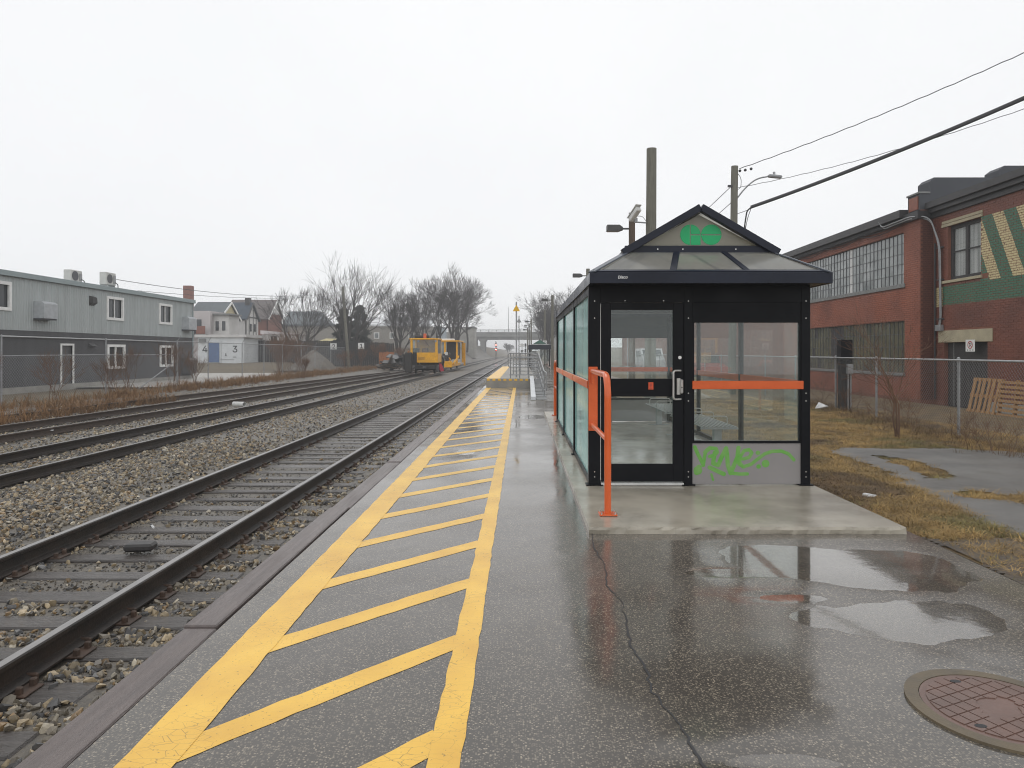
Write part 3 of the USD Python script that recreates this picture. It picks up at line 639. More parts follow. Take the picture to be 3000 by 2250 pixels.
# door leaf
DY0, DY1 = YF + .012, YF + .058
D = part(SH, 'door', MB().box((.930, DY0, .10), (1.050, DY1, 2.20), .004).box((1.778, DY0, .10), (1.902, DY1, 2.20), .004).box((1.0505, DY0 + .001, 2.118), (1.7775, DY1, 2.20))
         .box((1.0505, DY0 + .001, 1.10), (1.7775, DY1, 1.310), .003).box((1.0505, DY0 + .001, .10), (1.7775, DY1, .308), .003), 'black_frame')
part(D, 'upper_pane', MB().box((1.045, YF + .03, 1.305), (1.783, YF + .036, 2.122)), 'glass_clear')
part(D, 'lower_pane', MB().box((1.045, YF + .03, .302), (1.783, YF + .036, 1.105)), 'glass_clear')
part(D, 'handle', MB().tube(fillet([(1.868, YF + .012, 1.405), (1.768, YF - .05, 1.405), (1.768, YF - .05, 1.070), (1.868, YF + .012, 1.070)], .035, 6), .0125, 10), 'brushed_steel', smooth=40)
part(D, 'lock', MB().box((1.818, YF - .012, 1.122), (1.862, YF + .012, 1.318), .006).box((1.852, YF - .040, 1.135), (1.888, YF + .012, 1.305), .012), 'brushed_steel')
part(D, 'keyhole', MB().cyl((1.87, YF - .043, 1.21), (1.87, YF - .038, 1.21), .008, n=10), 'sign_black')
part(D, 'round_knob', MB().cyl((1.857, YF + .004, 1.558), (1.857, YF + .0125, 1.558), .020, n=20), 'white_paint')
stk = part(D, 'notice_sticker', MB().box((1.488, YF + .0085, 1.183), (1.546, YF + .0125, 1.268)), 'sticker_red')
part(stk, 'notice_print', MB().box((1.502, YF + .0068, 1.228), (1.532, YF + .0084, 1.234)).box((1.513, YF + .0068, 1.205), (1.521, YF + .0084, 1.2279)).ext(Point(1.517, 1.243).buffer(.012, 6).difference(sbox(1.4, 1.2, 1.6, 1.240)), (0, YF + .0084, 0), (1, 0, 0), (0, 0, 1), .0016)
     .box((1.500, YF + .0068, 1.190), (1.534, YF + .0084, 1.197)), 'sign_red')
part(SH, 'threshold', MB().box((.93, YF - .02, ZF + .002), (1.9, YF + .07, ZF + .03), .004), 'aluminium_white')
part(SH, 'hinge_line', MB().cyl((.928, YF + .004, .12), (.928, YF + .004, 2.19), .004, n=6), 'aluminium_white')
cam_m = MB()
for x in (1.214, 1.665): cam_m.sph((x, YF + .004, 2.225), .008, sub=1)
part(SH, 'bolt_caps', cam_m, 'white_paint')
# window bay beside the door
W = part(SH, 'window_frame', MB().box((2.0045, YF + .012, 1.968), (3.2795, YF + .07, 2.2045), .003).box((2.0045, YF + .012, .552), (3.2795, YF + .07, .578), .003).box((2.0045, YF + .0125, .5785), (2.026, YF + .069, 1.9675)).box((3.262, YF + .0125, .5785), (3.2795, YF + .069, 1.9675)), 'black_frame')
part(W, 'pane', MB().box((2.02, YF + .03, .575), (3.27, YF + .036, 1.972)), 'glass_clear')
lv = MB()
for cx in (2.16, 2.50, 2.86, 3.15):
    for k in range(5): lv.box((cx - .05, YF + .0075, 2.01 + .032 * k), (cx + .05, YF + .0118, 2.018 + .032 * k))
part(W, 'louvre_slots', lv, 'black_frame')
KP = part(SH, 'kick_panel', MB().box((2.0045, YF + .02, ZF + .012), (3.2795, YF + .034, .551), .002), 'grey_panel')
part(SH, 'orange_band', MB().box((2.0, YF - .012, 1.188), (3.302, YF + .0085, 1.285), .004), 'orange_paint')
# spray painted tag on the kick panel
def wx(x, y): return ((x / 3.017 + 1950 - 1528) / 250.15, 1.62 - (y / 3.017 + 900 - 1032) / 250.15)
STR = [([(262, 1238), (290, 1300), (322, 1365), (338, 1400)], 26), ([(395, 1245), (362, 1270), (350, 1320), (340, 1385)], 24), ([(352, 1285), (400, 1248), (450, 1252), (462, 1285), (430, 1315), (395, 1322)], 26),
       ([(440, 1290), (430, 1340), (425, 1385), (470, 1400), (500, 1330), (540, 1250), (548, 1300), (556, 1400), (580, 1470), (610, 1400), (640, 1330), (650, 1245)], 30), ([(650, 1245), (640, 1330), (655, 1390), (690, 1412)], 24),
       ([(690, 1345), (745, 1330), (768, 1290), (745, 1262), (700, 1270), (668, 1320), (660, 1375), (690, 1415), (760, 1392), (820, 1345), (880, 1300), (950, 1276), (1030, 1274), (1095, 1300), (1140, 1352)], 24),
       ([(395, 1420), (470, 1455), (520, 1478)], 30), ([(590, 1470), (660, 1478), (728, 1476)], 24), ([(410, 1480), (425, 1530)], 16), ([(300, 1420), (280, 1462)], 40)]
gf = shapely.union_all([LineString([wx(*p) for p in s]).buffer(w / 3.017 / 250 / 1.6, 6) for s, w in STR] + [Point(wx(x, y)).buffer(r / 3.017 / 250, 8) for x, y, r in ((822, 1290, 20), (828, 1411, 20), (890, 1385, 34), (290, 1445, 38))])
gf = gf.intersection(sbox(2.01, .08, 3.27, .548))
part(KP, 'spray_tag', MB().ext(gf, (0, YF + .0199, 0), (1, 0, 0), (0, 0, 1), .0012), 'spray_green', label='bright green sprayed scrawl with dots and a long tail')
# side walls: damp greenish glass on the track side, clear on the far side
for a, b in zip(side_y, side_y[1:]):
    part(SH, 'track_side_pane', MB().quad((XL + .03, a + .03, ZF + .07), (XL + .03, a + .03, 2.305), (XL + .03, b - .03, 2.305), (XL + .03, b - .03, ZF + .07)), 'glass_damp')
    part(SH, 'far_side_pane', MB().quad((XR - .03, a + .03, ZF + .07), (XR - .03, b - .03, ZF + .07), (XR - .03, b - .03, 2.305), (XR - .03, a + .03, 2.305)), 'glass_side')
    part(SH, 'orange_band', MB().box((XL - .008, a + (.11 if a == 8 else .036), 1.188), (XL + .012, b - .036, 1.285), .004), 'orange_paint')
    part(SH, 'orange_band', MB().box((XR - .060, a + (.11 if a == 8 else .042), 1.188), (XR - .040, b - .042, 1.285), .004), 'orange_paint')
# rear wall
RW = part(SH, 'rear_window_frame', MB().box((2.0045, YB - .07, 1.94), (3.2795, YB - .012, 2.2045)).box((2.0045, YB - .07, .552), (3.2795, YB - .012, .59)), 'black_frame')
part(RW, 'rear_pane', MB().box((2.0, YB - .04, .57), (3.285, YB - .034, 1.95)), 'glass_clear')
part(SH, 'rear_panel', MB().box((2.0045, YB - .05, ZF + .01), (3.2795, YB - .036, .5515)), 'grey_panel')
part(SH, 'orange_band', MB().box((2.0, YB - .10, 1.188), (3.283, YB - .075, 1.285), .004), 'orange_paint')
RD = part(SH, 'rear_door', MB().box((.930, YB - .058, .10), (1.050, YB - .012, 2.20), .004).box((1.778, YB - .058, .10), (1.902, YB - .012, 2.20), .004).box((1.0505, YB - .057, 2.118), (1.7775, YB - .012, 2.20))
         .box((1.0505, YB - .057, 1.10), (1.7775, YB - .012, 1.310), .003).box((1.0505, YB - .057, .10), (1.7775, YB - .012, .308), .003), 'black_frame')
part(RD, 'upper_pane', MB().box((1.045, YB - .04, 1.305), (1.783, YB - .034, 2.122)), 'glass_clear')
part(RD, 'lower_pane', MB().box((1.045, YB - .04, .302), (1.783, YB - .034, 1.105)), 'glass_clear')
# roof: Dutch gable
EL, ER, EY0, EY1, ZE, ZT = .765, 3.49, 7.65, 15.77, 2.393, 2.517
GX0, GX1, GY0, GY1, ZG, XC, ZA = 1.262, 2.993, 8.15, 15.27, 2.812, 2.1275, 3.325
fa = MB().box((EL, EY0, ZE), (ER, EY0 + .03, ZT), .004).box((EL, EY1 - .03, ZE), (ER, EY1, ZT), .004).box((EL + .001, EY0 + .0305, ZE + .001), (EL + .03, EY1 - .0305, ZT)).box((ER - .03, EY0 + .0305, ZE + .001), (ER - .001, EY1 - .0305, ZT))
F = part(SH, 'fascia', fa, 'navy_trim')
part(SH, 'soffit', MB().box((EL + .031, EY0 + .031, ZE + .006), (ER - .031, EY0 + .42, ZE + .012)), 'black_frame')
part(SH, 'soffit', MB().box((3.33, EY0 + .4205, ZE + .006), (ER - .031, EY1 - .031, ZE + .012)), 'black_frame')
part(SH, 'gutter_strip', MB().box((EL + .02, EY0 + .012, ZT + .001), (ER - .02, EY0 + .05, ZT + .018), .004), 'hip_trim')
ds = meshkit.text_mesh('Disco', .055, .0012, True); dv = np.array(ds.vertices); dv[:, 0] += dv[:, 1] * .22; sc = .108 / (dv[:, 0].max() - dv[:, 0].min())
part(F, 'fascia_decal', MB().add(np.column_stack([1.077 + dv[:, 0] * sc, EY0 - .0002 - dv[:, 2], 2.447 + dv[:, 1] * sc]), ds.faces), 'white_paint')
# front slope: three dull sheets between dark rafters
def slope_pt(u, v, y0=EY0 + .03, y1=GY0, zo=.012):
    """u along the eave (0..1), v up the slope (0..1) on the front hip"""
    a = np.array([EL + .03, y0, ZT]) * (1 - u) + np.array([ER - .03, y0, ZT]) * u; b = np.array([GX0, y1, ZG]) * (1 - u) + np.array([GX1, y1, ZG]) * u
    return a * (1 - v) + b * v + np.array([0, -.5 * zo, .86 * zo])
for u0, u1 in ((.035, .325), (.355, .645), (.675, .965)):
    q = [slope_pt(u0, .06), slope_pt(u1, .06), slope_pt(u1, .95), slope_pt(u0, .95)]
    part(SH, 'roof_sheet', MB().quad(*q), 'roof_sheet')
for u in (.34, .66): part(SH, 'rafter', MB().beam(slope_pt(u, .03, zo=.01), slope_pt(u, .97, zo=.01), .075, .022, .003), 'navy_trim')
for (ex, gx) in ((EL + .02, GX0), (ER - .02, GX1)):
    part(SH, 'hip_cap', MB().beam((ex, EY0 + .015, ZT + .004), (gx, GY0, ZG + .006), .095, .016, .003, up=(-.4 if gx < 2 else .4, -.4, .8)), 'hip_trim')
part(SH, 'roof_edge', MB().beam(slope_pt(.0, .02, zo=.016), slope_pt(1, .02, zo=.016), .05, .014, .003, up=(0, -.5, .86)), 'navy_trim')
# gable
part(SH, 'gable_panel', MB().ext(Polygon([(GX0 + .1, ZG + .05), (GX1 - .1, ZG + .05), (XC, ZA - .06)]), (0, GY0 + .04, 0), (1, 0, 0), (0, 0, 1), .01), 'gable_sheet')
part(SH, 'gable_base', MB().box((GX0 - .03, GY0 - .022, ZG - .012), (GX1 + .03, GY0 + .035, ZG + .078), .004), 'navy_trim')
bl = MB()
for x in (1.62, 1.92, 2.55): bl.cyl((x, GY0 - .028, ZG + .035), (x, GY0 - .021, ZG + .035), .009, n=8)
part(SH, 'gable_bolts', bl, 'white_paint')
for gx in (GX0, GX1):
    part(SH, 'barge_board', MB().beam((gx + (-.06 if gx < 2 else .06), GY0 - .03, ZG - .01), (XC + (-.004 if gx < 2 else .004), GY0 - .03, ZA + .014), .09, .085, .004), 'navy_trim')
zc, r = 3.028, .1222
G = Point(2.0225, zc).buffer(r, 24); G = G.union(sbox(2.0225, zc - r, 2.0225 + r, zc)).difference(sbox(2.016, zc - .2, 2.0255, zc + .2)).difference(sbox(2.0255, zc - .0062, 2.2, zc + .0062))
O = Point(2.2725, zc).buffer(r, 24).difference(sbox(2.2725 - .112, zc - .0062, 2.2725 + .112, zc + .0062))
LG = part(SH, 'logo', MB().ext(G.union(O), (0, GY0 + .0294, 0), (1, 0, 0), (0, 0, 1), .003), 'logo_green', label='bright green round GO emblem')
# long slopes with ribs, rear hip and gable
for s, (ex, gx) in enumerate(((EL + .03, GX0), (ER - .03, GX1))):
    t = .008
    q = np.array([[ex, EY0 + .05, ZT], [ex, EY1 - .05, ZT], [gx, GY1, ZG], [XC, GY1, ZA], [XC, GY0 + .03, ZA], [gx, GY0, ZG]])
    m = MB().add(q, [[0, 1, 2], [0, 2, 5], [5, 2, 3], [5, 3, 4]]); part(SH, 'long_slope', m, 'roof_sheet')
    for y in np.arange(8.9, 15.2, 1.24): part(SH, 'rafter', MB().beam((ex, y, ZT + .004), (XC, y, ZA + .004), .06, .03, .003), 'navy_trim')
part(SH, 'ridge_cap', MB().box((XC - .05, GY0 + .02, ZA - .02), (XC + .05, GY1 + .05, ZA + .022), .006), 'navy_trim')
part(SH, 'rear_hip', MB().add([[EL + .03, EY1 - .03, ZT], [ER - .03, EY1 - .03, ZT], [GX1, GY1, ZG], [GX0, GY1, ZG]], [[0, 1, 2, 3]]), 'roof_sheet')
part(SH, 'rear_gable', MB().ext(Polygon([(GX0, ZG), (GX1, ZG), (XC, ZA)]), (0, GY1, 0), (1, 0, 0), (0, 0, 1), .01), 'roof_sheet')
part(SH, 'roof_vent', MB().add([[1.30, 10.1, 2.80], [1.66, 10.1, 3.02], [1.50, 10.28, 3.13], [1.30, 11.9, 2.80], [1.66, 11.9, 3.02], [1.50, 11.6, 3.13]], [[0, 1, 2], [3, 5, 4], [0, 2, 5], [0, 5, 3], [1, 4, 5], [1, 5, 2]]), 'dark_grey_metal')
part(SH, 'ceiling_pipe', MB().cyl((1.0, 9.2, 2.27), (3.2, 9.2, 2.27), .018, n=8), 'dark_grey_metal')
part(SH, 'ceiling_beam', MB().box((XL + .07, 11.6, 2.28), (XR - .07, 11.75, 2.36)), 'dark_grey_metal')

# orange hand rails outside the two ends of the track-side wall
def handrail(name, label, y, s):
    H = thing(name, label, 'handrail', (.82, y + s * 1.45, ZF), group=None)
    e = y + s * 1.44; x = .828; f = lambda d: y + s * d
    part(H, 'bent_tube', MB().tube(fillet([(x, f(.01), 1.40), (x, f(1.44), 1.40), (x, e, ZF + .01)], .22, 9), .033, 14), 'orange_paint', smooth=40)
    part(H, 'lower_tube', MB().cyl((x, f(.01), .775), (x, f(1.435), .775), .026, n=14), 'orange_paint', smooth=40)
    pl = part(H, 'wall_plate', MB().box((x - .045, f(0), .70), (x + .062, f(.024), 1.45), .005), 'orange_paint')
    b = MB()
    for z in (.72, .83, 1.32, 1.43):
        for dx in (-.03, .048): b.cyl((x + dx, f(.0235), z), (x + dx, f(.032), z), .008, n=8)
    part(pl, 'plate_bolts', b, 'orange_paint')
    part(H, 'gusset', MB().box((x - .012, f(.024), 1.26), (x + .012, f(.16), 1.37)), 'orange_paint')
    bp = part(H, 'base_plate', MB().box((x - .085, e - .075, ZF + .001), (x + .085, e + .075, ZF + .014), .004), 'orange_paint')
    b = MB()
    for dx in (-.065, .065):
        for dy in (-.055, .055): b.cyl((x + dx, e + dy, ZF + .013), (x + dx, e + dy, ZF + .032), .008, n=8)
    part(bp, 'anchor_bolts', b, 'brushed_steel')
handrail('orange_handrail', 'bent orange handrail standing on the slab beside the shelter door', 8.0, -1)
handrail('orange_handrail', 'orange handrail at the far end of the shelter wall', 15.42, 1)

# benches inside
def bench(label, y0, y1, z=.50):
    B = thing('metal_bench', label, 'bench', (2.95, (y0 + y1) / 2, ZF))
    x0, x1 = 2.68, 3.24
    for k in range(9):
        x = x0 + .03 + k * (x1 - x0 - .06) / 8; part(B, 'slat', MB().beam((x, y0, z), (x, y1, z), .030, .014, .003), 'bench_metal')
    for y in np.linspace(y0 + .02, y1 - .02, 4): part(B, 'cross_bar', MB().box((x0, y - .02, z - .035), (x1, y + .02, z - .0075), .003), 'bench_metal')
    for y in (y0 + .14, y1 - .14):
        lg = part(B, 'leg', MB().box((2.90, y - .05, ZF + .012), (3.02, y + .05, z - .036), .006), 'bench_metal')
        part(lg, 'foot', MB().box((2.74, y - .06, ZF + .002), (3.18, y + .06, ZF + .0118), .002), 'bench_metal')
    for y in np.linspace(y0 + .35, y1 - .25, 3):
        part(B, 'arm_hoop', MB().tube(fillet([(x0 + .06, y, z), (x0 + .06, y, z + .13), (x1 - .06, y, z + .13), (x1 - .06, y, z)], .05, 5), .009, 6), 'brushed_steel')
bench('slatted grey metal bench nearer the shelter door', 10.2, 12.3)
bench('slatted grey metal bench at the far end inside the shelter', 12.75, 14.85)
single('paper_cup', MB().cyl((2.86, 10.6, .105), (2.96, 10.66, .10), .045, .034, 14), 'paper_white', 'white paper cup lying under the near bench', 'cup', smooth=40)

# manhole
MH = thing('manhole_cover', 'round reddish cast manhole cover set in the wet asphalt', 'manhole cover', (2.16, 3.09, 0))
c0 = Point(2.16, 3.09)
zm = float(h_plat(np.array([2.16]), np.array([3.09]))[0])
part(MH, 'ring', MB().ext(c0.buffer(.375, 32).difference(c0.buffer(.315, 32)), (0, 0, zm - .02), (1, 0, 0), (0, 1, 0), .031), 'manhole_ring')
part(MH, 'lid', MB().ext(c0.buffer(.312, 32), (0, 0, zm - .02), (1, 0, 0), (0, 1, 0), .0285), 'manhole_red')
gr = c0.buffer(.285, 24); gr = gr.difference(c0.buffer(.085, 20).union(affinity.rotate(sbox(2.16 - .30, 3.09 - .035, 2.16 + .30, 3.09 + .035), 40, origin=(2.16, 3.09)).intersection(c0.buffer(.12))))
tiles = MB()
for k in range(-6, 7):
    for j in range(-6, 7):
        t = affinity.rotate(sbox(2.16 + k * .066 - .0295, 3.09 + j * .066 - .0295, 2.16 + k * .066 + .0295, 3.09 + j * .066 + .0295), 24, origin=(2.16, 3.09)).intersection(gr)
        if t.area > 4e-4: part(MH, 'tread_block', MB().ext(t, (0, 0, zm + .0083), (1, 0, 0), (0, 1, 0), .0045), 'manhole_red')
for a in (100, 220, 340): part(MH, 'lift_hole', MB().ext(affinity.scale(Point(2.16 + .245 * math.cos(R(a)), 3.09 + .245 * math.sin(R(a))).buffer(.026, 8), 1, .6), (0, 0, zm + .0125), (1, 0, 0), (0, 1, 0), .001), 'sign_black')

# ================================================================== RIGHT SIDE: brick factory, fence, poles
BR = thing('brick_building', 'long red brick factory with steel grid windows and a yellow and green striped mural', 'building', (14.5, 24, -.2))
XW, XN = 14.0, 14.42                       # far wing face, near wing face
UW = (25.0, 33.9, 4.14, 6.0); LW = (24.95, 33.9, .86, 2.77)      # window openings y0 y1 z0 z1
NWIN = (21.43, 23.08, 4.05, 5.87); DOOR = (21.12, 23.30, -.2, 1.95)
def wall_panel(x, y0, y1, z0, z1, holes, depth, m, nm, label=None):
    pl = sbox(y0, z0, y1, z1)
    for h in holes: pl = pl.difference(sbox(h[0], h[2], h[1], h[3]))
    return part(BR, nm, MB().ext(pl, (x, 0, 0), (0, 1, 0), (0, 0, 1), depth), m, label=label)      # (0,1,0)x(0,0,1) = +x : depth goes inwards
wall_panel(XW, 24.72, 95, -.4, 6.35, [UW, LW], .3, 'mortar', 'far_wall')
wall_panel(XN, 12, 23.92, -.4, 6.55, [NWIN, DOOR], .3, 'mortar', 'near_wall')
part(BR, 'pier', MB().box((XW - .02, 23.92, -.4), (XN + .3, 24.72, 6.62)), 'mortar')
part(BR, 'inner_wall', MB().box((XN + .6, 12, -.3), (22, 95, 6.3)), 'dark_glass')
# bricks
big, rest_far, rest_near = [], MB(), MB()
def bricks(x, y0, y1, z0, z1, holes, mural, prot=.008):
    r = np.random.default_rng(int(y0 * 100)); ys_, out = 0, []
    nz = int((z1 - z0) / .075)
    for c in range(nz):
        za, zb = z0 + c * .075 + .005, z0 + (c + 1) * .075 - .005; zm = (za + zb) / 2
        hs = sorted([(h[0], h[1]) for h in holes if h[2] - .03 < zm < h[3] + .03])
        spans, cur = [], y0
        for a, b in hs:
            if a > cur: spans.append((cur, a))
            cur = max(cur, b)
        if cur < y1: spans.append((cur, y1))
        for a, b in spans:
            k0 = math.floor(a / .215) - 1; off = .1075 * (c % 2)
            for k in range(k0, int(b / .215) + 2):
                ya, yb_ = max(a, k * .215 + off) + .005, min(b, (k + 1) * .215 + off) - .005
                if yb_ - ya < .03: continue
                p = prot + r.normal() * .0025; out.append((x, ya, yb_, za, zb, max(.003, p), mural))
    return out
BF = np.array([[0, 1, 2, 3], [0, 4, 5, 1], [1, 5, 6, 2], [2, 6, 7, 3], [3, 7, 4, 0]])
def brick_mb(b, mb):
    x, ya, yb_, za, zb, p, _ = b; e = .004
    return mb.add([[x - p, ya + e, za + e], [x - p, ya + e, zb - e], [x - p, yb_ - e, zb - e], [x - p, yb_ - e, za + e], [x + .002, ya, za], [x + .002, ya, zb], [x + .002, yb_, zb], [x + .002, yb_, za]], BF)
nb = bricks(XN, 18.2, 23.9, -.05, 6.3, [NWIN, (21.1, 23.36, 3.99, 4.06), (21.3, 23.4, 5.87, 6.08), DOOR, (20.85, 23.6, 1.95, 2.36)], True)
pb = bricks(XW - .02, 23.93, 24.71, -.05, 6.35, [], False)
fbk = bricks(XW, 24.73, 36.5, -.05, 6.3, [UW, LW, (24.9, 34.0, 3.98, 4.14), (24.9, 34.0, .75, .86)], False)
allb = sorted(nb, key=lambda b: (b[1] > 21.3, b[1] + abs(b[3] - 2.5) * .25))
near_set = [b for b in allb if 1.2 < b[3] < 6.2 and b[1] > 19.2][:230] + pb[60:130]
ns = set(id(b) for b in near_set)
for b in near_set: part(BR, 'brick', brick_mb(b, MB()), 'mural_brick' if b[6] else 'brick_red')
for b in nb:
    if id(b) not in ns: brick_mb(b, rest_near)
for b in pb + fbk:
    if id(b) not in ns: brick_mb(b, rest_far)
part(BR, 'near_brickwork', rest_near, 'mural_brick', kind='stuff'); part(BR, 'far_brickwork', rest_far, 'brick_red', kind='stuff')
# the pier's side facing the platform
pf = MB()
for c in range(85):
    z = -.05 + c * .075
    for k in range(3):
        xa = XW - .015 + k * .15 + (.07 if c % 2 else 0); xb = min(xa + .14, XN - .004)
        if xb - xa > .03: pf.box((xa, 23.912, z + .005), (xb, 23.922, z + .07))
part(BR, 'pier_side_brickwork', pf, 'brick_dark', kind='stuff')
# steel grid windows
def grid_window(o, rows, pm, special, nm):
    y0, y1, z0, z1 = o; nc = 31; dy, dz = (y1 - y0) / nc, (z1 - z0) / rows
    fr = MB()
    for k in range(nc + 1):
        w = .022 if k % 4 == 0 else .011; fr.box((XW + .075, y0 + k * dy - w, z0), (XW + .105, y0 + k * dy + w, z1))
    for k in range(rows + 1): fr.box((XW + .078, y0, z0 + k * dz - .011), (XW + .102, y1, z0 + k * dz + .011))
    Wn = part(BR, nm, fr, 'dark_grey_metal')
    r = np.random.default_rng(rows)
    for k in range(nc):
        for j in range(rows):
            t = r.normal() * .006; ya, yb_, za, zb = y0 + k * dy + .01, y0 + (k + 1) * dy - .01, z0 + j * dz + .01, z0 + (j + 1) * dz - .01
            m = MB().quad([XW + .09 + t, ya, za], [XW + .09 - t, ya, zb], [XW + .09 - t * .5, yb_, zb], [XW + .09 + t * .5, yb_, za])
            part(Wn, 'pane', m, special(k, j) or pm)
    return Wn
grid_window(UW, 5, 'pane_pale', lambda k, j: 'pane_white' if k == 14 else None, 'upper_grid_window')
grid_window(LW, 4, 'pane_olive', lambda k, j: 'board_dark' if 17 <= k <= 20 and j > 0 or (k > 24 and (k * 7 + j) % 5 == 0) else None, 'lower_grid_window')
part(BR, 'window_sill', MB().box((XW - .05, 24.9, 3.99), (XW + .2, 34.0, 4.135), .006), 'sill_grey')
part(BR, 'window_sill', MB().box((XW - .05, 24.9, .75), (XW + .2, 34.0, .855), .006), 'sill_grey')
# eaves of the far wing with sagging cables
part(BR, 'eaves', MB().box((XW - .30, 24.75, 6.50), (XW + .4, 95, 6.78)), 'cornice_dark')
part(BR, 'eaves', MB().box((XW - .14, 24.75, 6.34), (XW + .3, 95, 6.4995)), 'cornice_dark')
part(BR, 'far_roof', MB().box((XW + .4005, 24.75, 6.55), (22, 95, 6.7)), 'cornice_dark')
for j, (z, sg) in enumerate(((6.36, .10), (6.30, .17), (6.42, .06))):
    pts = []
    for a in np.arange(24.8, 48, 3.1):
        for t in np.linspace(0, 1, 7)[:-1]: pts.append((XW - .17 - .03 * j, a + 3.1 * t, z - sg * 4 * t * (1 - t)))
    part(BR, 'eaves_cable', MB().tube(pts, .016, 5), 'cable_black')
# cornice of the near wing
for a, b, z0, z1 in ((.30, .3, 6.62, 6.84), (.20, .3, 6.47, 6.62), (.08, .3, 6.30, 6.469)): part(BR, 'cornice', MB().box((XN - a, 12, z0 + .0005), (XN + b, 23.9, z1)), 'cornice_dark')
part(BR, 'near_roof', MB().box((XN + .3005, 12, 6.5), (22, 23.9, 6.8)), 'cornice_dark')
part(BR, 'cornice_return', MB().box((XW - .16, 23.86, 6.30), (XN - .1, 24.74, 6.58)), 'cornice_dark')
fw = Polygon([(XW - .02, 6.6), (XW - .02, 7.20), (XW + .34, 7.20), (XW + .34, 7.62), (XW + .48, 7.76), (16.75, 7.76), (16.75, 8.02), (16.95, 8.17), (20.5, 8.17), (20.5, 6.6)])
part(BR, 'firewall', MB().ext(fw, (0, 24.7, 0), (1, 0, 0), (0, 0, 1), .74), 'firewall_dark')
part(BR, 'firewall_coping', MB().box((XW - .06, 23.94, 7.201), (XW + .335, 24.74, 7.26)), 'sill_grey')
part(BR, 'firewall_end', MB().box((XW - .05, 24.05, 6.65), (XW - .021, 24.6, 7.12)), 'brick_red')
# double sash window with stone lintel and sill
Wd = part(BR, 'sash_window', MB().box((XN + .10, 21.43, 4.05), (XN + .16, 21.54, 5.87)).box((XN + .10, 22.97, 4.05), (XN + .16, 23.08, 5.87)).box((XN + .10, 22.19, 4.05), (XN + .16, 22.33, 5.87)).box((XN + .101, 21.54, 5.75), (XN + .16, 22.97, 5.87))
          .box((XN + .101, 21.54, 4.05), (XN + .16, 22.97, 4.16)).box((XN + .11, 21.54, 4.97), (XN + .15, 22.97, 5.01)), 'board_dark')
for a, b in ((21.54, 22.19), (22.33, 22.97)):
    for c, d in ((4.16, 4.97), (5.01, 5.75)): part(Wd, 'pane', MB().quad((XN + .13, a, c), (XN + .13, a, d), (XN + .13, b, d), (XN + .13, b, c)), 'glass_clear')
for a, b in ((21.5, 22.25), (22.27, 23.0)): part(Wd, 'curtain', MB().box((XN + .17, a, 4.06), (XN + .18, b, 5.86)), 'curtain')
part(BR, 'stone_lintel', MB().box((XN - .045, 21.33, 5.872), (XN + .1, 23.38, 5.965), .004), 'stone_sill'); part(BR, 'stone_lintel', MB().box((XN - .03, 21.33, 5.985), (XN + .1, 23.38, 6.075), .004), 'stone_sill')
part(BR, 'stone_sill', MB().box((XN - .06, 21.36, 3.955), (XN + .1, 23.38, 4.045), .004), 'stone_sill')
# door
part(BR, 'door_lintel', MB().box((XN - .03, 20.88, 1.955), (XN + .1, 23.58, 2.355), .004), 'stone_sill')
Dr = part(BR, 'metal_door', MB().box((XN + .14, 21.12, -.2), (XN + .18, 23.3, 1.95)), 'board_dark')
part(Dr, 'door_edge', MB().box((XN + .12, 22.95, -.2), (XN + .139, 22.98, 1.95)), 'sill_grey')
part(BR, 'plinth', MB().box((XN - .04, 12, -.4), (XN - .001, 21.0, .10)), 'concrete_old')
# electric conduits
for k in range(2):
    d = .06 * k
    cd = part(BR, 'conduit', MB().tube(fillet([(XW - .22 - d, 26.2, 6.62), (XW - .22 - d, 26.0, 6.30 + d), (XW - .2 - d, 24.2 - d, 6.36 + d), (XN - .20 - d, 23.75 - d, 6.28 + d), (XN - .10, 23.42 - d, 5.3), (XN - .06, 23.42 - d, 2.85), (XN - .05, 23.5 - d, 2.55)], .3, 6), .024, 8), 'galvanised', smooth=50)
part(BR, 'conduit_box', MB().box((XN - .14, 23.3, 2.35), (XN - .005, 23.6, 2.56), .01), 'galvanised')
for z in (2.75, 4.1, 5.2): part(BR, 'conduit_clamp', MB().box((XN - .09, 23.28, z), (XN - .004, 23.62, z + .03)), 'dark_grey_metal')
part(BR, 'drain_pipe', MB().tube([(XN - .06, 23.72, 5.4), (XN - .06, 23.72, 0)], .03, 8), 'cornice_dark')

# no-parking sign on the door wall
NP = thing('no_parking_sign', 'small white no parking sign hanging at the dark door under the stone lintel', 'sign', (XN - .12, 21.75, 1.85))
part(NP, 'plate', MB().box((XN - .125, 21.53, 1.64), (XN - .115, 21.98, 2.02), .004), 'sign_white')
nring = Point(0, 0).buffer(.125, 20).difference(Point(0, 0).buffer(.097, 20)).union(affinity.rotate(sbox(-.11, -.012, .11, .012), -45, origin=(0, 0)))
part(NP, 'ring', MB().ext(nring, (XN - .1255, 21.755, 1.855), (0, -1, 0), (0, 0, 1), .002), 'sign_red')
tx = meshkit.text_mesh('P', .13, .001, True); part(NP, 'letter', MB().add(np.column_stack([XN - .1252 - tx.vertices[:, 2], 21.80 - tx.vertices[:, 0], 1.79 + tx.vertices[:, 1]]), tx.faces), 'sign_black')
for dy in (-.13, 0, .13): part(NP, 'mark', MB().box((XN - .127, 21.755 + dy - .02, 1.675), (XN - .1252, 21.755 + dy + .02, 1.705)), 'sign_black')
part(NP, 'bracket', MB().box((XN - .114, 21.72, 1.9), (XN - .03, 21.78, 1.94)), 'dark_grey_metal')

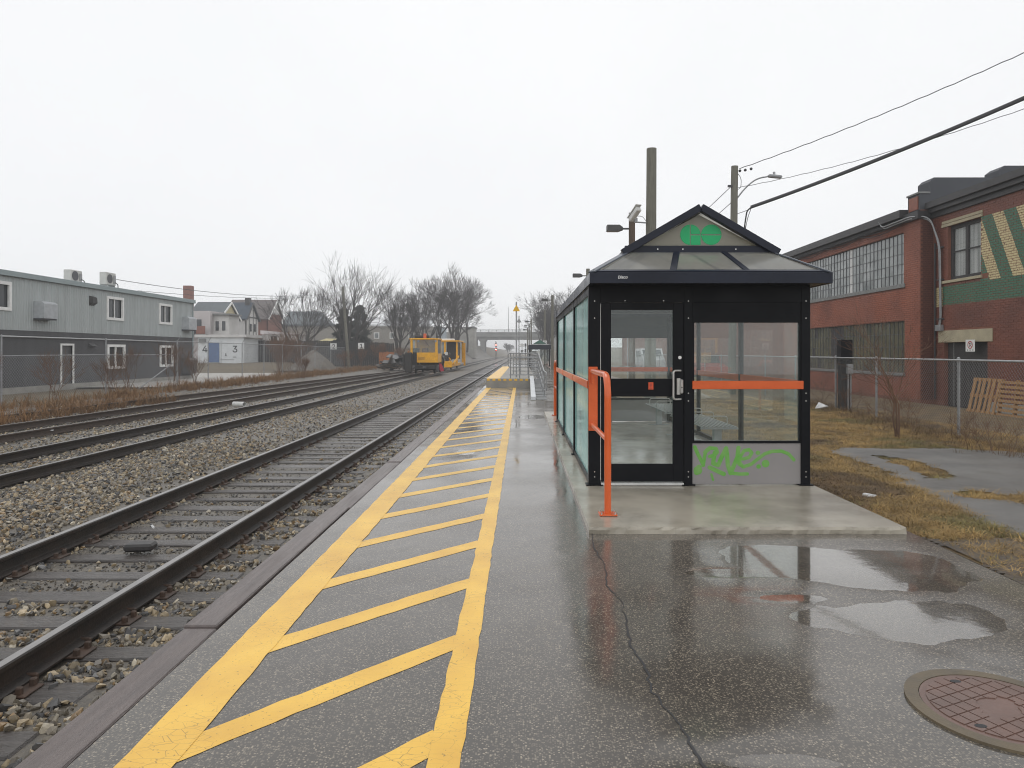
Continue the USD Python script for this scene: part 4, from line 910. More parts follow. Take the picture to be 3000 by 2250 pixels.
# pallets
def pallet(label, y, lean, w, back):
    P = thing('wooden_pallet', label, 'pallet', (13.3, y, -.15)); h = 1.02; x0 = 13.12; ang = lean
    u = np.array([math.sin(ang), 0, math.cos(ang)]); n = np.array([-math.cos(ang), 0, math.sin(ang)]); o = np.array([x0, y, -.14])
    def slab(ya, yb_, ua, ub, na, nb_, nm):
        V = [o + np.array([0, yy, 0]) + u * uu + n * nn for yy in (ya, yb_) for uu in (ua, ub) for nn in (na, nb_)]
        part(P, nm, MB().tm(trimesh.convex.convex_hull(np.array(V))), 'pallet_wood')
    if not back:
        for k in range(6): slab(w * k / 6 + .015, w * (k + 1) / 6 - (.06 if k % 2 else .09), 0, h, .10, .12, 'deck_board')
        for uu in (.0, .47, .94): slab(0, w, uu, uu + .085, .015, .0995, 'stringer')
    else:
        for k in range(8): slab(0, w, h * k / 8 + .01, h * k / 8 + .085, .10, .12, 'deck_board')
        for yy in (.0, w / 2 - .03, w - .05): slab(yy, yy + .05, 0, h, .012, .0995, 'stringer')
        for k in range(3): slab(yy, yy + .05, 0, .01, 0, .01, 'nail_strip') if False else None
pallet('pale wooden pallet with upright boards leaning on the brick wall left of the other pallet', 18.8, .22, 1.2, False)
pallet('browner wooden pallet with horizontal boards leaning on the brick wall at the frame edge', 17.5, .12, 1.22, True)

# chain link fence on the right
def chainlink(label, pts, z0, z1, post_ys, cell=.062, rw=.0020, rail_r=.021, post_r=.03, post_top=.03, mid=None, gname='chain_link_fence', mesh_top=None, barb=False):
    Fn = thing(gname, label, 'fence', (pts[0][0], pts[0][1], z0)); P, Q = [], []; mt = mesh_top or z1
    pts = [np.array(p, float) for p in pts]
    for a, b in zip(pts, pts[1:]):
        L = np.linalg.norm(b - a); d = (b - a) / L; H = mt - z0 - .04
        for s0 in np.arange(-H, L + H, cell * 1.414):
            for dr in (1, -1):
                s, e = (s0, s0 + H) if dr == 1 else (s0 + H, s0)
                t0, t1 = 0., 1.
                for lim, ge in ((0., True), (L, False)):
                    if e == s: continue
                    t = (lim - s) / (e - s)
                    if ge: (t0, t1) = (max(t0, t), t1) if e > s else (t0, min(t1, t))
                    else: (t0, t1) = (t0, min(t1, t)) if e > s else (max(t0, t), t1)
                if t1 - t0 < .02: continue
                A, B = s + (e - s) * t0, s + (e - s) * t1
                pa, pb_ = a + d * A, a + d * B; off = .004 * dr
                P.append((pa[0] + off, pa[1], z0 + .03 + H * t0)); Q.append((pb_[0] + off, pb_[1], z0 + .03 + H * t1))
        part(Fn, 'top_rail', MB().cyl((*a, z1), (*b, z1), rail_r, n=8), 'galvanised', smooth=50)
        if mid: part(Fn, 'middle_rail', MB().cyl((*a, mid), (*b, mid), rail_r * .9, n=8), 'galvanised', smooth=50)
    part(Fn, 'wire_mesh', MB().bars(P, Q, rw), 'galvanised', kind='stuff')
    for (x, y) in post_ys:
        m = MB().cyl((x + .03, y, z0 - .2), (x + .03, y, z1 + post_top), post_r, n=10)
        if barb: m.beam((x + .03, y, z1 + post_top), (x + .03 + .18, y, z1 + post_top + .3), .04, .02)
        else: m.sph((x + .03, y, z1 + post_top), post_r * 1.1, sub=1)
        part(Fn, 'post', m, 'galvanised', smooth=50)
    return Fn
fx = lambda y: 8.85 + .095 * (y - 13.87)
chainlink('galvanised chain link fence in front of the brick building', [(fx(10.9), 10.9), (fx(20.7), 20.7), (9.6, 24), (9.7, 58)], -.10, 1.46, [(fx(13.87), 13.87), (fx(17.8), 17.8), (fx(20.7), 20.7)] + [(9.6 + .003 * (y - 24), y) for y in range(24, 58, 3)], cell=.06)

# black pole stub with meter box and conduits
MP = thing('meter_post', 'black timber post with a grey meter box and two pale conduits by the fence', 'post', (9.65, 20.4, -.1))
part(MP, 'post', MB().box((9.49, 20.3, -.2), (9.66, 20.5, 1.96), .01), 'black_frame'); part(MP, 'cap_board', MB().box((9.48, 20.26, 1.28), (9.83, 20.54, 1.995), .01), 'black_frame')
part(MP, 'meter_box', MB().box((9.645, 20.19, .98), (9.82, 20.34, 1.265), .012), 'galvanised')
for x in (9.70, 9.78): part(MP, 'conduit', MB().cyl((x, 20.28, -.15), (x, 20.28, .98), .026, n=8), 'galvanised', smooth=50)
part(MP, 'back_board', MB().box((9.662, 20.42, -.15), (9.84, 20.5, 1.28)), 'black_frame')

# ------------------------------------------------------------------ poles
def wood_pole(name, label, x, y, ztop, r, m, z0=-.2, lean=0., group=None, cat='pole', taper=.8):
    T = thing(name, label, cat, (x, y, 0), group=group); n = 9; zz = np.linspace(z0, ztop, n)
    pts = [(x + lean * (z / ztop), y, z) for z in zz]
    part(T, 'shaft', MB().tube(pts, np.linspace(r / taper ** .5, r * taper ** .5, n), 16), m, smooth=50); return T
BP = wood_pole('tall_wooden_pole', 'tall bare weathered wooden pole rising behind the shelter roof', 3.95, 21, 7.88, .165, 'weathered_wood', lean=.05, taper=.86)
LAMPY = [(4.3, 26.6, 7.05), (4.3, 34.9, 6.1), (4.28, 44, 7.0), (2.80, 62, 6.8), (2.96, 87, 7.05), (1.55, 110, 7.0), (1.42, 128, 7.0), (1.30, 150, 7.0)]
names = ['brown wooden lamp pole with box lamp left of the tall bare pole', 'shorter wooden pole stub just above the shelter roof edge', 'wooden lamp pole whose lamp shows above the left roof corner of the shelter', 'wooden lamp pole nearest beyond the shelter with a no smoking sign farther behind it',
         'wooden lamp pole carrying the white no smoking sign', 'third wooden lamp pole along the platform toward the bridge', 'fourth wooden lamp pole along the platform toward the bridge', 'farthest wooden lamp pole just before the bridge']
for k, (x, y, zt) in enumerate(LAMPY):
    T = wood_pole('platform_lamp_pole', names[k], x, y, zt, .125, 'creosote_wood' if k == 0 else 'weathered_wood', group='lamp poles along the platform', cat='lamp post', taper=.95)
    if k == 1: continue
    zl = zt - (.62 if k == 0 else .45)
    part(T, 'lamp_arm', MB().box((x - .42, y - .03, zl - .03), (x - .1, y + .03, zl + .03)), 'lamp_housing')
    lh = part(T, 'lamp_head', MB().add(trimesh.convex.convex_hull(np.array([[x - .36, y + s * .06, zl + q * .06] for s in (-1, 1) for q in (-1, 1)] + [[x - .50, y + s * .19, zl + q * .11 + .015] for s in (-1, 1) for q in (-1, 1)] + [[x - .98, y + s * .19, zl + q * .11 + .02] for s in (-1, 1) for q in (-1, 1)])).vertices,
              trimesh.convex.convex_hull(np.array([[x - .36, y + s * .06, zl + q * .06] for s in (-1, 1) for q in (-1, 1)] + [[x - .50, y + s * .19, zl + q * .11 + .015] for s in (-1, 1) for q in (-1, 1)] + [[x - .98, y + s * .19, zl + q * .11 + .02] for s in (-1, 1) for q in (-1, 1)])).faces), 'lamp_housing')
    part(lh, 'lens', MB().box((x - .95, y - .16, zl - .106), (x - .52, y + .16, zl - .092)), 'lamp_grey')
    if k == 0:
        part(T, 'junction_box', MB().box((x - .36, y - .08, zt - 1.95), (x - .15, y + .08, zt - 1.75), .01), 'lamp_grey'); part(T, 'conduit', MB().cyl((x - .18, y - .05, .3), (x - .18, y - .05, zt - 1.95), .018, n=6), 'lamp_grey')
CC = thing('security_camera', 'white box security camera on a thin arm from the tall bare pole', 'camera', (3.5, 21, 5.7))
part(CC, 'housing', MB().obox((3.46, 20.85, 5.83), (.17, .52, .15), rz=R(24), rx=R(-33), bev=.02), 'aluminium_white'); part(CC, 'visor', MB().obox((3.44, 20.87, 5.925), (.20, .60, .02), rz=R(24), rx=R(-33)), 'aluminium_white')
part(CC, 'bracket', MB().box((3.47, 20.92, 5.60), (3.56, 21.02, 5.74), .01), 'lamp_grey'); part(CC, 'arm', MB().cyl((3.5, 20.97, 5.62), (3.85, 21.0, 5.60), .022, n=8), 'lamp_grey')
part(CC, 'cable', MB().tube(fillet([(3.55, 20.95, 5.80), (3.72, 20.97, 5.80), (3.83, 20.98, 5.64)], .15), .010, 6), 'lamp_grey')
# utility pole with street lamp
UP = wood_pole('utility_pole', 'grey wooden utility pole with street lamp arm and wires behind the shelter gable', 8.62, 28, 9.25, .15, 'weathered_wood', lean=.12, taper=.85)
part(UP, 'lamp_arm', MB().tube(fillet([(8.80, 28, 7.88), (9.15, 27.95, 8.35), (9.6, 27.9, 8.72), (10.1, 27.85, 8.80)], .35, 6), .03, 8), 'galvanised', smooth=50)
lh = part(UP, 'lamp_head', MB().obox((10.33, 27.84, 8.79), (.56, .22, .12), ry=R(6), bev=.04), 'lamp_grey'); part(lh, 'photocell', MB().cyl((10.3, 27.84, 8.84), (10.3, 27.84, 8.97), .05, n=10), 'lamp_grey')
for k, (dx, dz) in enumerate(((.2, 9.05), (.42, 9.08), (.66, 9.13))): part(UP, 'insulator', MB().sph((8.74 + dx, 27.95, dz), .06, sub=1), 'cable_black')
part(UP, 'cable_loop', MB().tube(fillet([(8.80, 27.95, 9.0), (9.0, 27.95, 8.75), (8.98, 27.95, 8.35), (8.78, 27.95, 8.25)], .2, 5), .012, 5), 'wire_grey')
part(UP, 'bracket_left', MB().box((8.45, 27.9, 8.38), (8.62, 28.0, 8.46)), 'wire_grey')
def wire(label, a, b, sag, r, m='wire_grey', n=28, wob=0., name='overhead_wire', extra=None):
    a, b = np.array(a, float), np.array(b, float); t = np.linspace(0, 1, n)[:, None]; p = a + (b - a) * t; p[:, 2] -= sag * 4 * (t * (1 - t))[:, 0]
    if wob: p[:, 2] += wob * np.sin(np.arange(n) * 2.1)
    M = MB().tube(p, r, 6)
    if extra:
        for o in extra: M.tube(p + np.array(o), r * .7, 5)
    return single(name, M, m, label, 'wire', group=None)
wire('thin overhead wire from the utility pole top to the upper right', (8.9, 27.9, 9.12), (20.0, 17.2, 12.7), .35, .016, wob=.012, n=60)
wire('thinnest overhead wire crossing behind the thick cable', (8.85, 27.9, 8.35), (20.0, 17.2, 10.62), .55, .011, wob=.01, n=60)
wire('thick black bundle of cables sagging from the utility pole to the upper right', (9.35, 27.8, 7.52), (17.6, 17.2, 10.25), .22, .055, 'cable_black', n=40, name='overhead_cable', extra=[(0, .05, .05)])
wire('short tie wire between the utility pole and the thick cable', (8.78, 27.95, 7.28), (9.4, 27.8, 7.5), .02, .012, n=6)
single('drop_cable', MB().tube(fillet([(9.35, 27.8, 7.52), (9.18, 27.8, 7.38), (9.10, 27.8, 6.9), (9.02, 27.85, 5.9), (8.9, 27.9, 4.5)], .2, 6), .03, 6).tube(fillet([(9.35, 27.78, 7.5), (9.2, 27.78, 7.1), (9.06, 27.83, 6.3), (8.98, 27.85, 5.5)], .3, 5), .014, 5), 'cable_black', 'black cables dropping from the thick overhead bundle beside the utility pole', 'cable')
for k, (z0, z1, lb) in enumerate(((8.42, 7.6, 'upper'), (7.75, 6.9, 'middle'), (6.8, 6.3, 'lower'))):
    wire(f'{lb} of the three wires running from the utility pole down behind the shelter gable', (8.6, 28.05, z0), (9.0, 80, z1 + .6), .5, .014, n=30)
# second utility pole far behind the shelter
UP2 = wood_pole('utility_pole', 'distant utility pole seen through the shelter glass', 9.0, 80, 8.6, .15, 'weathered_wood')

# young bare tree and bushes by the fence are grown below with the trees
# parked vehicles seen through the glass
def car(name, label, cat, x, y, L, Wd, H, m, van=False):
    C = thing(name, label, cat, (x, y, -.1)); z = -.1
    if van: prof = [(-L / 2, .35), (-L / 2, H * .9), (-L / 2 + .15, H), (L / 2 - 1.5, H), (L / 2 - .75, H * .62), (L / 2 - .05, H * .5), (L / 2, .35)]
    else: prof = [(-L / 2, .35), (-L / 2, H * .62), (-L / 2 + .5, H * .66), (-L / 2 + 1.0, H), (L / 2 - 1.9, H), (L / 2 - 1.2, H * .66), (L / 2 - .1, H * .55), (L / 2, .35)]
    part(C, 'body', MB().ext(Polygon(prof).buffer(.05), (x - Wd / 2, y, z), (0, -1, 0), (0, 0, 1), -Wd), m, smooth=30)
    g = [(p[0] * .9, p[1]) for p in prof if p[1] > H * .5]
    for s in (-1, 1):
        part(C, 'side_window', MB().ext(Polygon([(-L * .28, H * .66), (-L * .25, H * .93), (L / 2 - 1.6, H * .93), (L / 2 - 1.15, H * .66)]), (x + s * (Wd / 2 + .0) - (.004 if s < 0 else -.004), y, z), (0, -1, 0), (0, 0, 1), .004 * s * -1), 'dark_glass')
        for q in (-.3, .3): part(C, 'wheel', MB().cyl((x + s * Wd / 2 - s * .2, y - q * L, z + .32), (x + s * Wd / 2 + s * .02, y - q * L, z + .32), .32, n=18), 'tyre')
    part(C, 'windscreen', MB().add([[x - Wd * .42, y - (L / 2 - 1.52), z + H * .98], [x + Wd * .42, y - (L / 2 - 1.52), z + H * .98], [x + Wd * .42, y - (L / 2 - (.85 if van else 1.26)), z + H * .68], [x - Wd * .42, y - (L / 2 - (.85 if van else 1.26)), z + H * .68]] + np.array([0, -.06, .06]), [[0, 1, 2, 3]]), 'dark_glass')
car('white_van', 'white van parked beyond the fence, seen through the shelter windows', 'van', 11.4, 61, 4.8, 1.9, 2.0, 'car_white', True)
car('red_car', 'red car parked beyond the fence, seen through the shelter window', 'car', 11.9, 44.5, 4.4, 1.8, 1.45, 'car_red')

# ================================================================== LEFT SIDE: grey building, yard, houses
GX = -23.6
GB = thing('grey_building', 'two storey building with corrugated pale grey upper wall over charcoal ground floor', 'building', (GX - 5, 34, -.2))
UWN = [(29.75, 31.54, 3.53, 4.86), (38.8, 40.44, 3.47, 4.83), (44.4, 46.05, 3.46, 4.82)]; LWN = [(38.85, 40.6, .66, 2.07), (44.5, 46.2, .66, 2.07)]; GD = (34.9, 35.95, -.2, 2.07)
def vwall(parent, x, y0, y1, z0, z1, holes, m, nm, th=.25):
    pl = sbox(y0, z0, y1, z1)
    for h in holes: pl = pl.difference(sbox(h[0] + .1, h[2] + .1, h[1] - .1, h[3] - .1))
    return part(parent, nm, MB().ext(pl, (x, 0, 0), (0, -1, 0), (0, 0, 1), th) if False else MB().ext(affinity.scale(pl, -1, 1, origin=(0, 0)), (x, 0, 0), (0, -1, 0), (0, 0, 1), th), m)
vwall(GB, GX, 15, 49, -.5, 2.65, LWN + [GD], 'charcoal_wall', 'lower_wall')
vwall(GB, GX - .0, 15, 49, 2.6505, 5.12, UWN, 'grey_siding', 'upper_wall')
cr = MB()                                                   # corrugation ribs on the upper wall
for y in np.arange(15.1, 48.95, .17):
    segs = [(2.66, 5.1)]
    for h in UWN:
        if h[0] - .05 < y < h[1] + .05: segs = [(2.66, h[2] - .02), (h[3] + .02, 5.1)]
    for a, b in segs: cr.add([[GX + .001, y - .04, a], [GX + .022, y - .018, a], [GX + .022, y + .018, a], [GX + .001, y + .04, a], [GX + .001, y - .04, b], [GX + .022, y - .018, b], [GX + .022, y + .018, b], [GX + .001, y + .04, b]], [[0, 1, 5, 4], [1, 2, 6, 5], [2, 3, 7, 6]])
part(GB, 'corrugation', cr, 'grey_siding', kind='stuff')
part(GB, 'roof_fascia', MB().box((GX - .3, 14.9, 5.1205), (GX + .16, 49.12, 5.37), .01), 'fascia_grey'); part(GB, 'corner_trim', MB().box((GX + .001, 48.9, -.2), (GX + .05, 49.03, 5.12)), 'fascia_grey')
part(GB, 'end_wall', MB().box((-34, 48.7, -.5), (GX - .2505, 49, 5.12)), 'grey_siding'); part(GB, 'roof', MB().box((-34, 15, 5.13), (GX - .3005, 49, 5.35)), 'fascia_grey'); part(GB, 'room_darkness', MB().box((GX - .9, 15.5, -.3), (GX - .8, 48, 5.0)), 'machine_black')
for h, nm in [(w, 'upper_window') for w in UWN] + [(w, 'lower_window') for w in LWN]:
    y0, y1, z0, z1 = h; t = .15
    w = part(GB, nm, MB().ext(sbox(-y1, z0, -y0, z1).difference(sbox(-y1 + t, z0 + t, -y0 - t, z1 - t)), (GX + .06, 0, 0), (0, -1, 0), (0, 0, 1), .1), 'white_paint')
    part(w, 'mullion', MB().box((GX - .05, (y0 + y1) / 2 - .03, z0 + t), (GX - .01, (y0 + y1) / 2 + .03, z1 - t)) if nm == 'upper_window' else MB().box((GX - .05, (y0 + y1) / 2 - .08, z0 + t), (GX - .01, (y0 + y1) / 2 + .08, z1 - t)), 'white_paint')
    part(w, 'pane', MB().box((GX - .08, y0 + .1, z0 + .1), (GX - .07, (y0 + y1) / 2 - .031, z1 - .1)), 'dark_glass'); part(w, 'pane', MB().box((GX - .08, (y0 + y1) / 2 + .031, z0 + .1), (GX - .07, y1 - .1, z1 - .1)), 'dark_glass')
gd = part(GB, 'door', MB().box((GX - .1, 35.0, -.2), (GX - .06, 35.85, 1.97)), 'machine_grey'); part(gd, 'door_frame', MB().ext(sbox(-35.95, -.2, -34.9, 2.07).difference(sbox(-35.85, -.25, -35.0, 1.97)), (GX + .05, 0, 0), (0, -1, 0), (0, 0, 1), .09), 'white_paint')
for (y0, y1, z0, z1, m) in ((33, 34.03, 3.27, 4.1, 'hood_grey'), (47.4, 48.6, 3.2, 4.1, 'hood_grey'), (47.5, 48.6, .2, 1.22, 'machine_grey')):
    hd = part(GB, 'vent_hood', MB().tm(trimesh.convex.convex_hull(np.array([[GX, y, z] for y in (y0, y1) for z in (z0, z1)] + [[GX + .5, y, z] for y in (y0 + .03, y1 - .03) for z in (z0, z1 - .12)] + [[GX + .36, y, z1] for y in (y0 + .03, y1 - .03)]))), m)
    part(hd, 'hood_lip', MB().box((GX + .036, y0 - .05, z0 - .07), (GX + .42, y1 + .02, z0 - .001)), 'dark_grey_metal')
part(GB, 'round_vent', MB().tm(trimesh.convex.convex_hull(np.array([[GX, 37.45 + a, 4.45 + b] for a, b in ((-.25, -.1), (-.2, .26), (.2, .26), (.25, -.1), (.18, -.28), (-.18, -.28))] + [[GX + .22, 37.45 + a, 4.42 + b] for a, b in ((-.2, -.1), (-.15, .2), (.15, .2), (.2, -.1))]))), 'machine_black')
part(GB, 'small_hood', MB().tm(trimesh.convex.convex_hull(np.array([[GX, y, z] for y in (37.2, 37.65) for z in (1.9, 2.12)] + [[GX + .22, y, 1.95] for y in (37.2, 37.65)]))), 'machine_grey')
part(GB, 'wall_pipe', MB().tube([(GX + .1, y, 2.36 - .001 * (y - 20)) for y in np.linspace(20, 45.5, 12)], .035, 8), 'aluminium_white')
part(GB, 'ground_sill', MB().box((GX + .001, 15, -.5), (GX + .08, 49, -.02)), 'concrete_old')
for lab, y, zt in (('left of two white air conditioner units on the grey roof', 36.9, 6.05), ('right of two white air conditioner units on the grey roof', 40.0, 6.28)):
    A = thing('rooftop_air_conditioner', lab, 'air conditioner', (GX - .65, y, 5.37), group=None); z0 = 5.55 if zt > 6.1 else 5.42
    bd = part(A, 'housing', MB().box((GX - .85, y - .47, z0), (GX - .45, y + .47, zt), .02), 'ac_white'); part(bd, 'fan_grille', MB().cyl((GX - .452, y - .12, (z0 + zt) / 2), (GX - .435, y - .12, (z0 + zt) / 2), .26, n=24), 'dark_grey_metal')
    part(bd, 'valve_cover', MB().box((GX - .449, y + .22, z0 + .1), (GX - .41, y + .42, zt - .15), .01), 'galvanised'); part(A, 'stand', MB().box((GX - .83, y - .42, 5.352), (GX - .47, y - .36, z0)).box((GX - .83, y + .36, 5.352), (GX - .47, y + .42, z0)), 'galvanised')
    part(A, 'hose', MB().tube(fillet([(GX - .43, y + .3, z0 + .2), (GX - .38, y + .55, z0 + .1), (GX - .4, y + .62, 5.36)], .1), .025, 6), 'cable_black')
# tall fence along the left side of the tracks
chainlink('tall rusty chain link fence between the siding and the grey building', [(-18.6, 17), (-18.7, 37)], -.25, 2.19, [(-18.62, 24.4), (-18.66, 30.6), (-18.7, 37)], cell=.09, rw=.0025, mid=1.5, mesh_top=1.5, gname='tall_fence')
F2 = chainlink('tall chain link fence with angled tops in front of the concrete yard', [(-18.7, 37), (-19.2, 60), (-21.6, 84)], -.25, 2.2, [(-18.7, 37.05), (-18.85, 41), (-19.1, 46.6), (-18.9, 50), (-19.3, 55), (-19.4, 60), (-20, 66), (-20.7, 74), (-21.6, 84)], cell=.12, rw=.0018, gname='tall_fence', barb=True)
part(F2, 'corner_brace', MB().cyl((-18.66, 37, 1.2), (-18.62, 33.2, -.15), .025, n=8), 'galvanised', smooth=50)
# garage with painted numbers
GA = thing('white_garage', 'low white garage with blue door and black numbers 4 and 3', 'garage', (-33.9, 78, .45))
part(GA, 'front_wall', MB().box((-36.5, 77, .3), (-31.35, 77.2, 3.3)), 'garage_white'); part(GA, 'side_wall', MB().box((-31.5, 77.2005, .3), (-31.35, 84, 3.2)), 'garage_white'); part(GA, 'roof_slab', MB().box((-36.8, 76.8, 3.301), (-31.0, 84.2, 3.62)), 'stucco_white')
part(GA, 'blue_door', MB().box((-35.25, 76.93, .5), (-34.1, 76.999, 2.72)), 'door_blue'); part(GA, 'wall_unit', MB().box((-36.3, 76.7, 2.75), (-35.6, 76.999, 3.15), .02), 'sill_grey')
part(GA, 'door_step', MB().box((-35.3, 76.5, .3), (-34.0, 76.92, .48)), 'concrete_old')
def numeral(parent, t, x, y, z, h, m='sign_black', nm='numeral'):
    q = meshkit.text_mesh(t, h, .004, True); v = q.vertices; part(parent, nm, MB().add(np.column_stack([x + v[:, 0] - v[:, 0].max() / 2, y - v[:, 2], z + v[:, 1]]), q.faces), m)
numeral(GA, '4', -35.75, 76.999, 1.62, .72); numeral(GA, '3', -32.35, 76.999, 1.62, .72)
for (x, z, w_, h_) in ((-33.35, 1.25, .06, .28), (-33.35, 1.2, .22, .05), (-32.35, 1.05, .34, .06), (-33.2, .78, 1.5, .03)): part(GA, 'wall_fitting', MB().box((x - w_ / 2, 76.96, z), (x + w_ / 2, 76.998, z + h_)), 'sign_black')
part(GA, 'pale_door', MB().box((-33.85, 76.94, .45), (-31.65, 76.958, 2.75)) if False else MB().box((-33.9, 76.985, .45), (-33.87, 76.998, 2.9)), 'sill_grey')
AX = thing('low_annex', 'low white annex with dark eaves right of the white garage', 'building', (-29.5, 84, .4))
part(AX, 'wall', MB().box((-31.2, 82, .3), (-26.9, 86, 3.75)), 'stucco_white'); part(AX, 'roof', MB().add([[-31.3, 81.8, 4.25], [-26.6, 81.8, 3.85], [-26.6, 86, 3.85], [-31.3, 86, 4.25], [-31.3, 81.8, 3.78], [-26.6, 81.8, 3.75], [-26.6, 86, 3.75], [-31.3, 86, 3.78]], [[0, 1, 2, 3], [0, 4, 5, 1], [1, 5, 6, 2]]), 'stucco_pink')
for x in (-29.95, -29.55, -28.2): part(AX, 'window', MB().box((x - .16, 81.95, 3.0), (x + .16, 81.999, 3.55)), 'dark_glass')
# dark board fence with number signs
DF = thing('dark_board_fence', 'tall dark board fence behind the dirt pile carrying white number signs', 'fence', (-26, 85, .1))
xx = -31.3; k = 0
for i in range(66):
    w = .235 + .015 * rng.normal(); t = .03 * rng.random(); zt = 3.02 + .03 * rng.normal() - .012 * max(0, i - 40)
    part(DF, 'board', MB().box((xx, 81.2 - t + .15 * i / 66 * 20, -.1), (xx + w - .012, 81.225 - t + .15 * i / 66 * 20, zt)), 'dark_fence'); xx += w
for lb, t, x, y, w, h, zb in (('white sign with a curled two, above the dirt pile on the dark fence', '2', -22.6, 82.0, .78, .75, 1.95), ('white sign with an upright one, on the dark fence beside the leaning pole', '1', -19.35, 82.3, .74, .75, 2.0), ('white notice board on the dark fence right of the garage', '', -29.0, 80.8, .72, .78, 1.72)):
    S = thing('number_sign' if t else 'notice_sign', lb, 'sign', (x, y, zb)); part(S, 'plate', MB().box((x - w / 2, y, zb), (x + w / 2, y + .02, zb + h)), 'sign_white')
    if t: numeral(S, t, x, y - .001, zb + .12, .50)
    else:
        for q, ww in ((.56, .12), (.40, .3), (.32, .42), (.15, .16)): part(S, 'print_line', MB().box((x - ww / 2, y - .004, zb + q), (x + ww / 2, y - .0005, zb + q + .06)), 'sign_black')
    if t: part(S, 'underline', MB().box((x - w * .42, y - .004, zb + .04), (x + w * .42, y - .0005, zb + .06)), 'sign_black'); 
# dirt pile
v = []
dp = MB(); n = 40
Xg, Yg = np.meshgrid(np.linspace(-24.2, -18.8, n), np.linspace(66, 75, n)); rr_ = np.sqrt(((Xg + 21.5) / 2.3) ** 2 + ((Yg - 70.5) / 3.2) ** 2)
Zg = np.where(rr_ < 1, 2.1 * (1 - rr_) ** .8, 0) + .25 * fb(Xg, Yg, .9, 4, 17) * np.clip(1.1 - rr_, 0, 1) - .1
i, j = np.meshgrid(np.arange(n - 1), np.arange(n - 1), indexing='ij'); kq = (i * n + j).ravel()
single('dirt_pile', dp.add(np.stack([Xg, Yg, Zg - .05], -1).reshape(-1, 3), np.stack([kq, kq + 1, kq + n + 1, kq + n], 1)), 'rubble', 'conical brown dirt pile in front of the dark fence', 'dirt pile', smooth=40)
# houses: gables face right
def house(name, label, x0, x1, yn, yr, yf, ze0, zr, ze1, mw, mr, mg, trim='white_paint', extra=None):
    H = thing(name, label, 'house', ((x0 + x1) / 2, yr, .3))
    part(H, 'wall', MB().box((x0, yn + .3, .2), (x1 - .01, yf - .3, min(ze0, ze1))), mw)
    part(H, 'gable_wall', MB().ext(Polygon([(yn + .3, .2), (yf - .3, .2), (yf - .3, ze1), (yr, zr - .1), (yn + .3, ze0)]), (x1 - .2, 0, 0), (0, 1, 0), (0, 0, 1), .2), mg)
    for ya, za in ((yn, ze0), (yf, ze1)):
        q = np.array([[x0, ya, za], [x1 + .25, ya, za], [x1 + .25, yr, zr], [x0, yr, zr]]); up = np.array([0, 0, .14])
        part(H, 'roof', MB().add(np.vstack([q + up, q]), [[0, 1, 2, 3], [4, 7, 6, 5], [0, 4, 5, 1], [1, 5, 6, 2]]), mr)
        part(H, 'barge_board', MB().beam((x1 + .28, ya, za + .02), (x1 + .28, yr, zr + .02), .08, .28), trim)
    return H
h1 = house('gabled_house', 'house with grey roof and pale yellow gable behind the white block', -47.4, -42.7, 97.5, 100, 103.5, 7.2, 8.85, 6.3, 'stucco_white', 'roof_grey', 'stucco_yellow')
h2 = house('gabled_house', 'white half timbered house with blue grey roof and dark gable trim', -50, -42.7, 105.7, 108, 111, 6.7, 9.35, 6.55, 'stucco_white', 'roof_blue', 'stucco_white', 'machine_black')
for y, z0, z1 in ((107.0, 4, 7.4), (108.6, 4, 8.4), (109.8, 4, 7.2)): part(h2, 'timber', MB().box((-42.7, y - .1, z0), (-42.66, y + .1, z1)), 'machine_black')
part(h2, 'timber', MB().box((-42.7, 106.3, 7.0), (-42.655, 110.4, 7.2)), 'machine_black'); part(h2, 'chimney', MB().box((-43.6, 107.6, 9.0), (-42.9, 108.4, 10.2)), 'machine_black')
for y in (107.6, 109.2): part(h2, 'window', MB().box((-42.7, y - .3, 4.9), (-42.64, y + .3, 6.1)), 'dark_glass')
h3 = house('gabled_house', 'red brick house with large brown roof behind the bare trees', -50, -42.4, 113.8, 118, 121, 7.1, 10.55, 7.4, 'far_brick', 'roof_brown', 'far_brick')
part(h3, 'gable_top', MB().ext(Polygon([(115.6, 8.1), (119.6, 8.1), (118, 10.2)]), (-42.39, 0, 0), (0, 1, 0), (0, 0, 1), .06), 'stucco_white')
WB = thing('white_block_house', 'pinkish white flat roofed house with wooden balcony behind the garage', 'house', (-44, 95, .4))
part(WB, 'wall', MB().box((-46.5, 93, .2), (-42.4, 97.4, 7.25)), 'stucco_pink'); part(WB, 'side_wing', MB().box((-42.4, 94, .2), (-40.3, 97.4, 6.75)), 'stucco_white'); part(WB, 'wing_roof', MB().box((-42.5, 93.6, 6.75), (-39.9, 97.5, 6.95)), 'sill_grey')
part(WB, 'balcony_door', MB().box((-44.9, 92.95, 4.2), (-43.6, 92.999, 6.1)), 'dark_glass'); part(WB, 'balcony', MB().box((-46.4, 91.9, 3.9), (-42.6, 92.95, 4.1)).box((-46.4, 91.9, 4.1), (-43.9, 91.96, 5.0)), 'dark_fence'); part(WB, 'balcony_board', MB().box((-43.8, 91.86, 4.1), (-42.6, 91.92, 5.15)), 'far_brick')
for x in (-41.9, -41.0): part(WB, 'window', MB().box((x - .22, 93.95, 4.6), (x + .22, 93.999, 5.9)), 'dark_glass')
part(WB, 'chimney', MB().box((-47.6, 96, 3), (-46.55, 97, 11.0)), 'far_brick')
BB = thing('beige_hall', 'long beige flat walled building with grey hipped roof behind the bare trees', 'building', (-39, 126, .3))
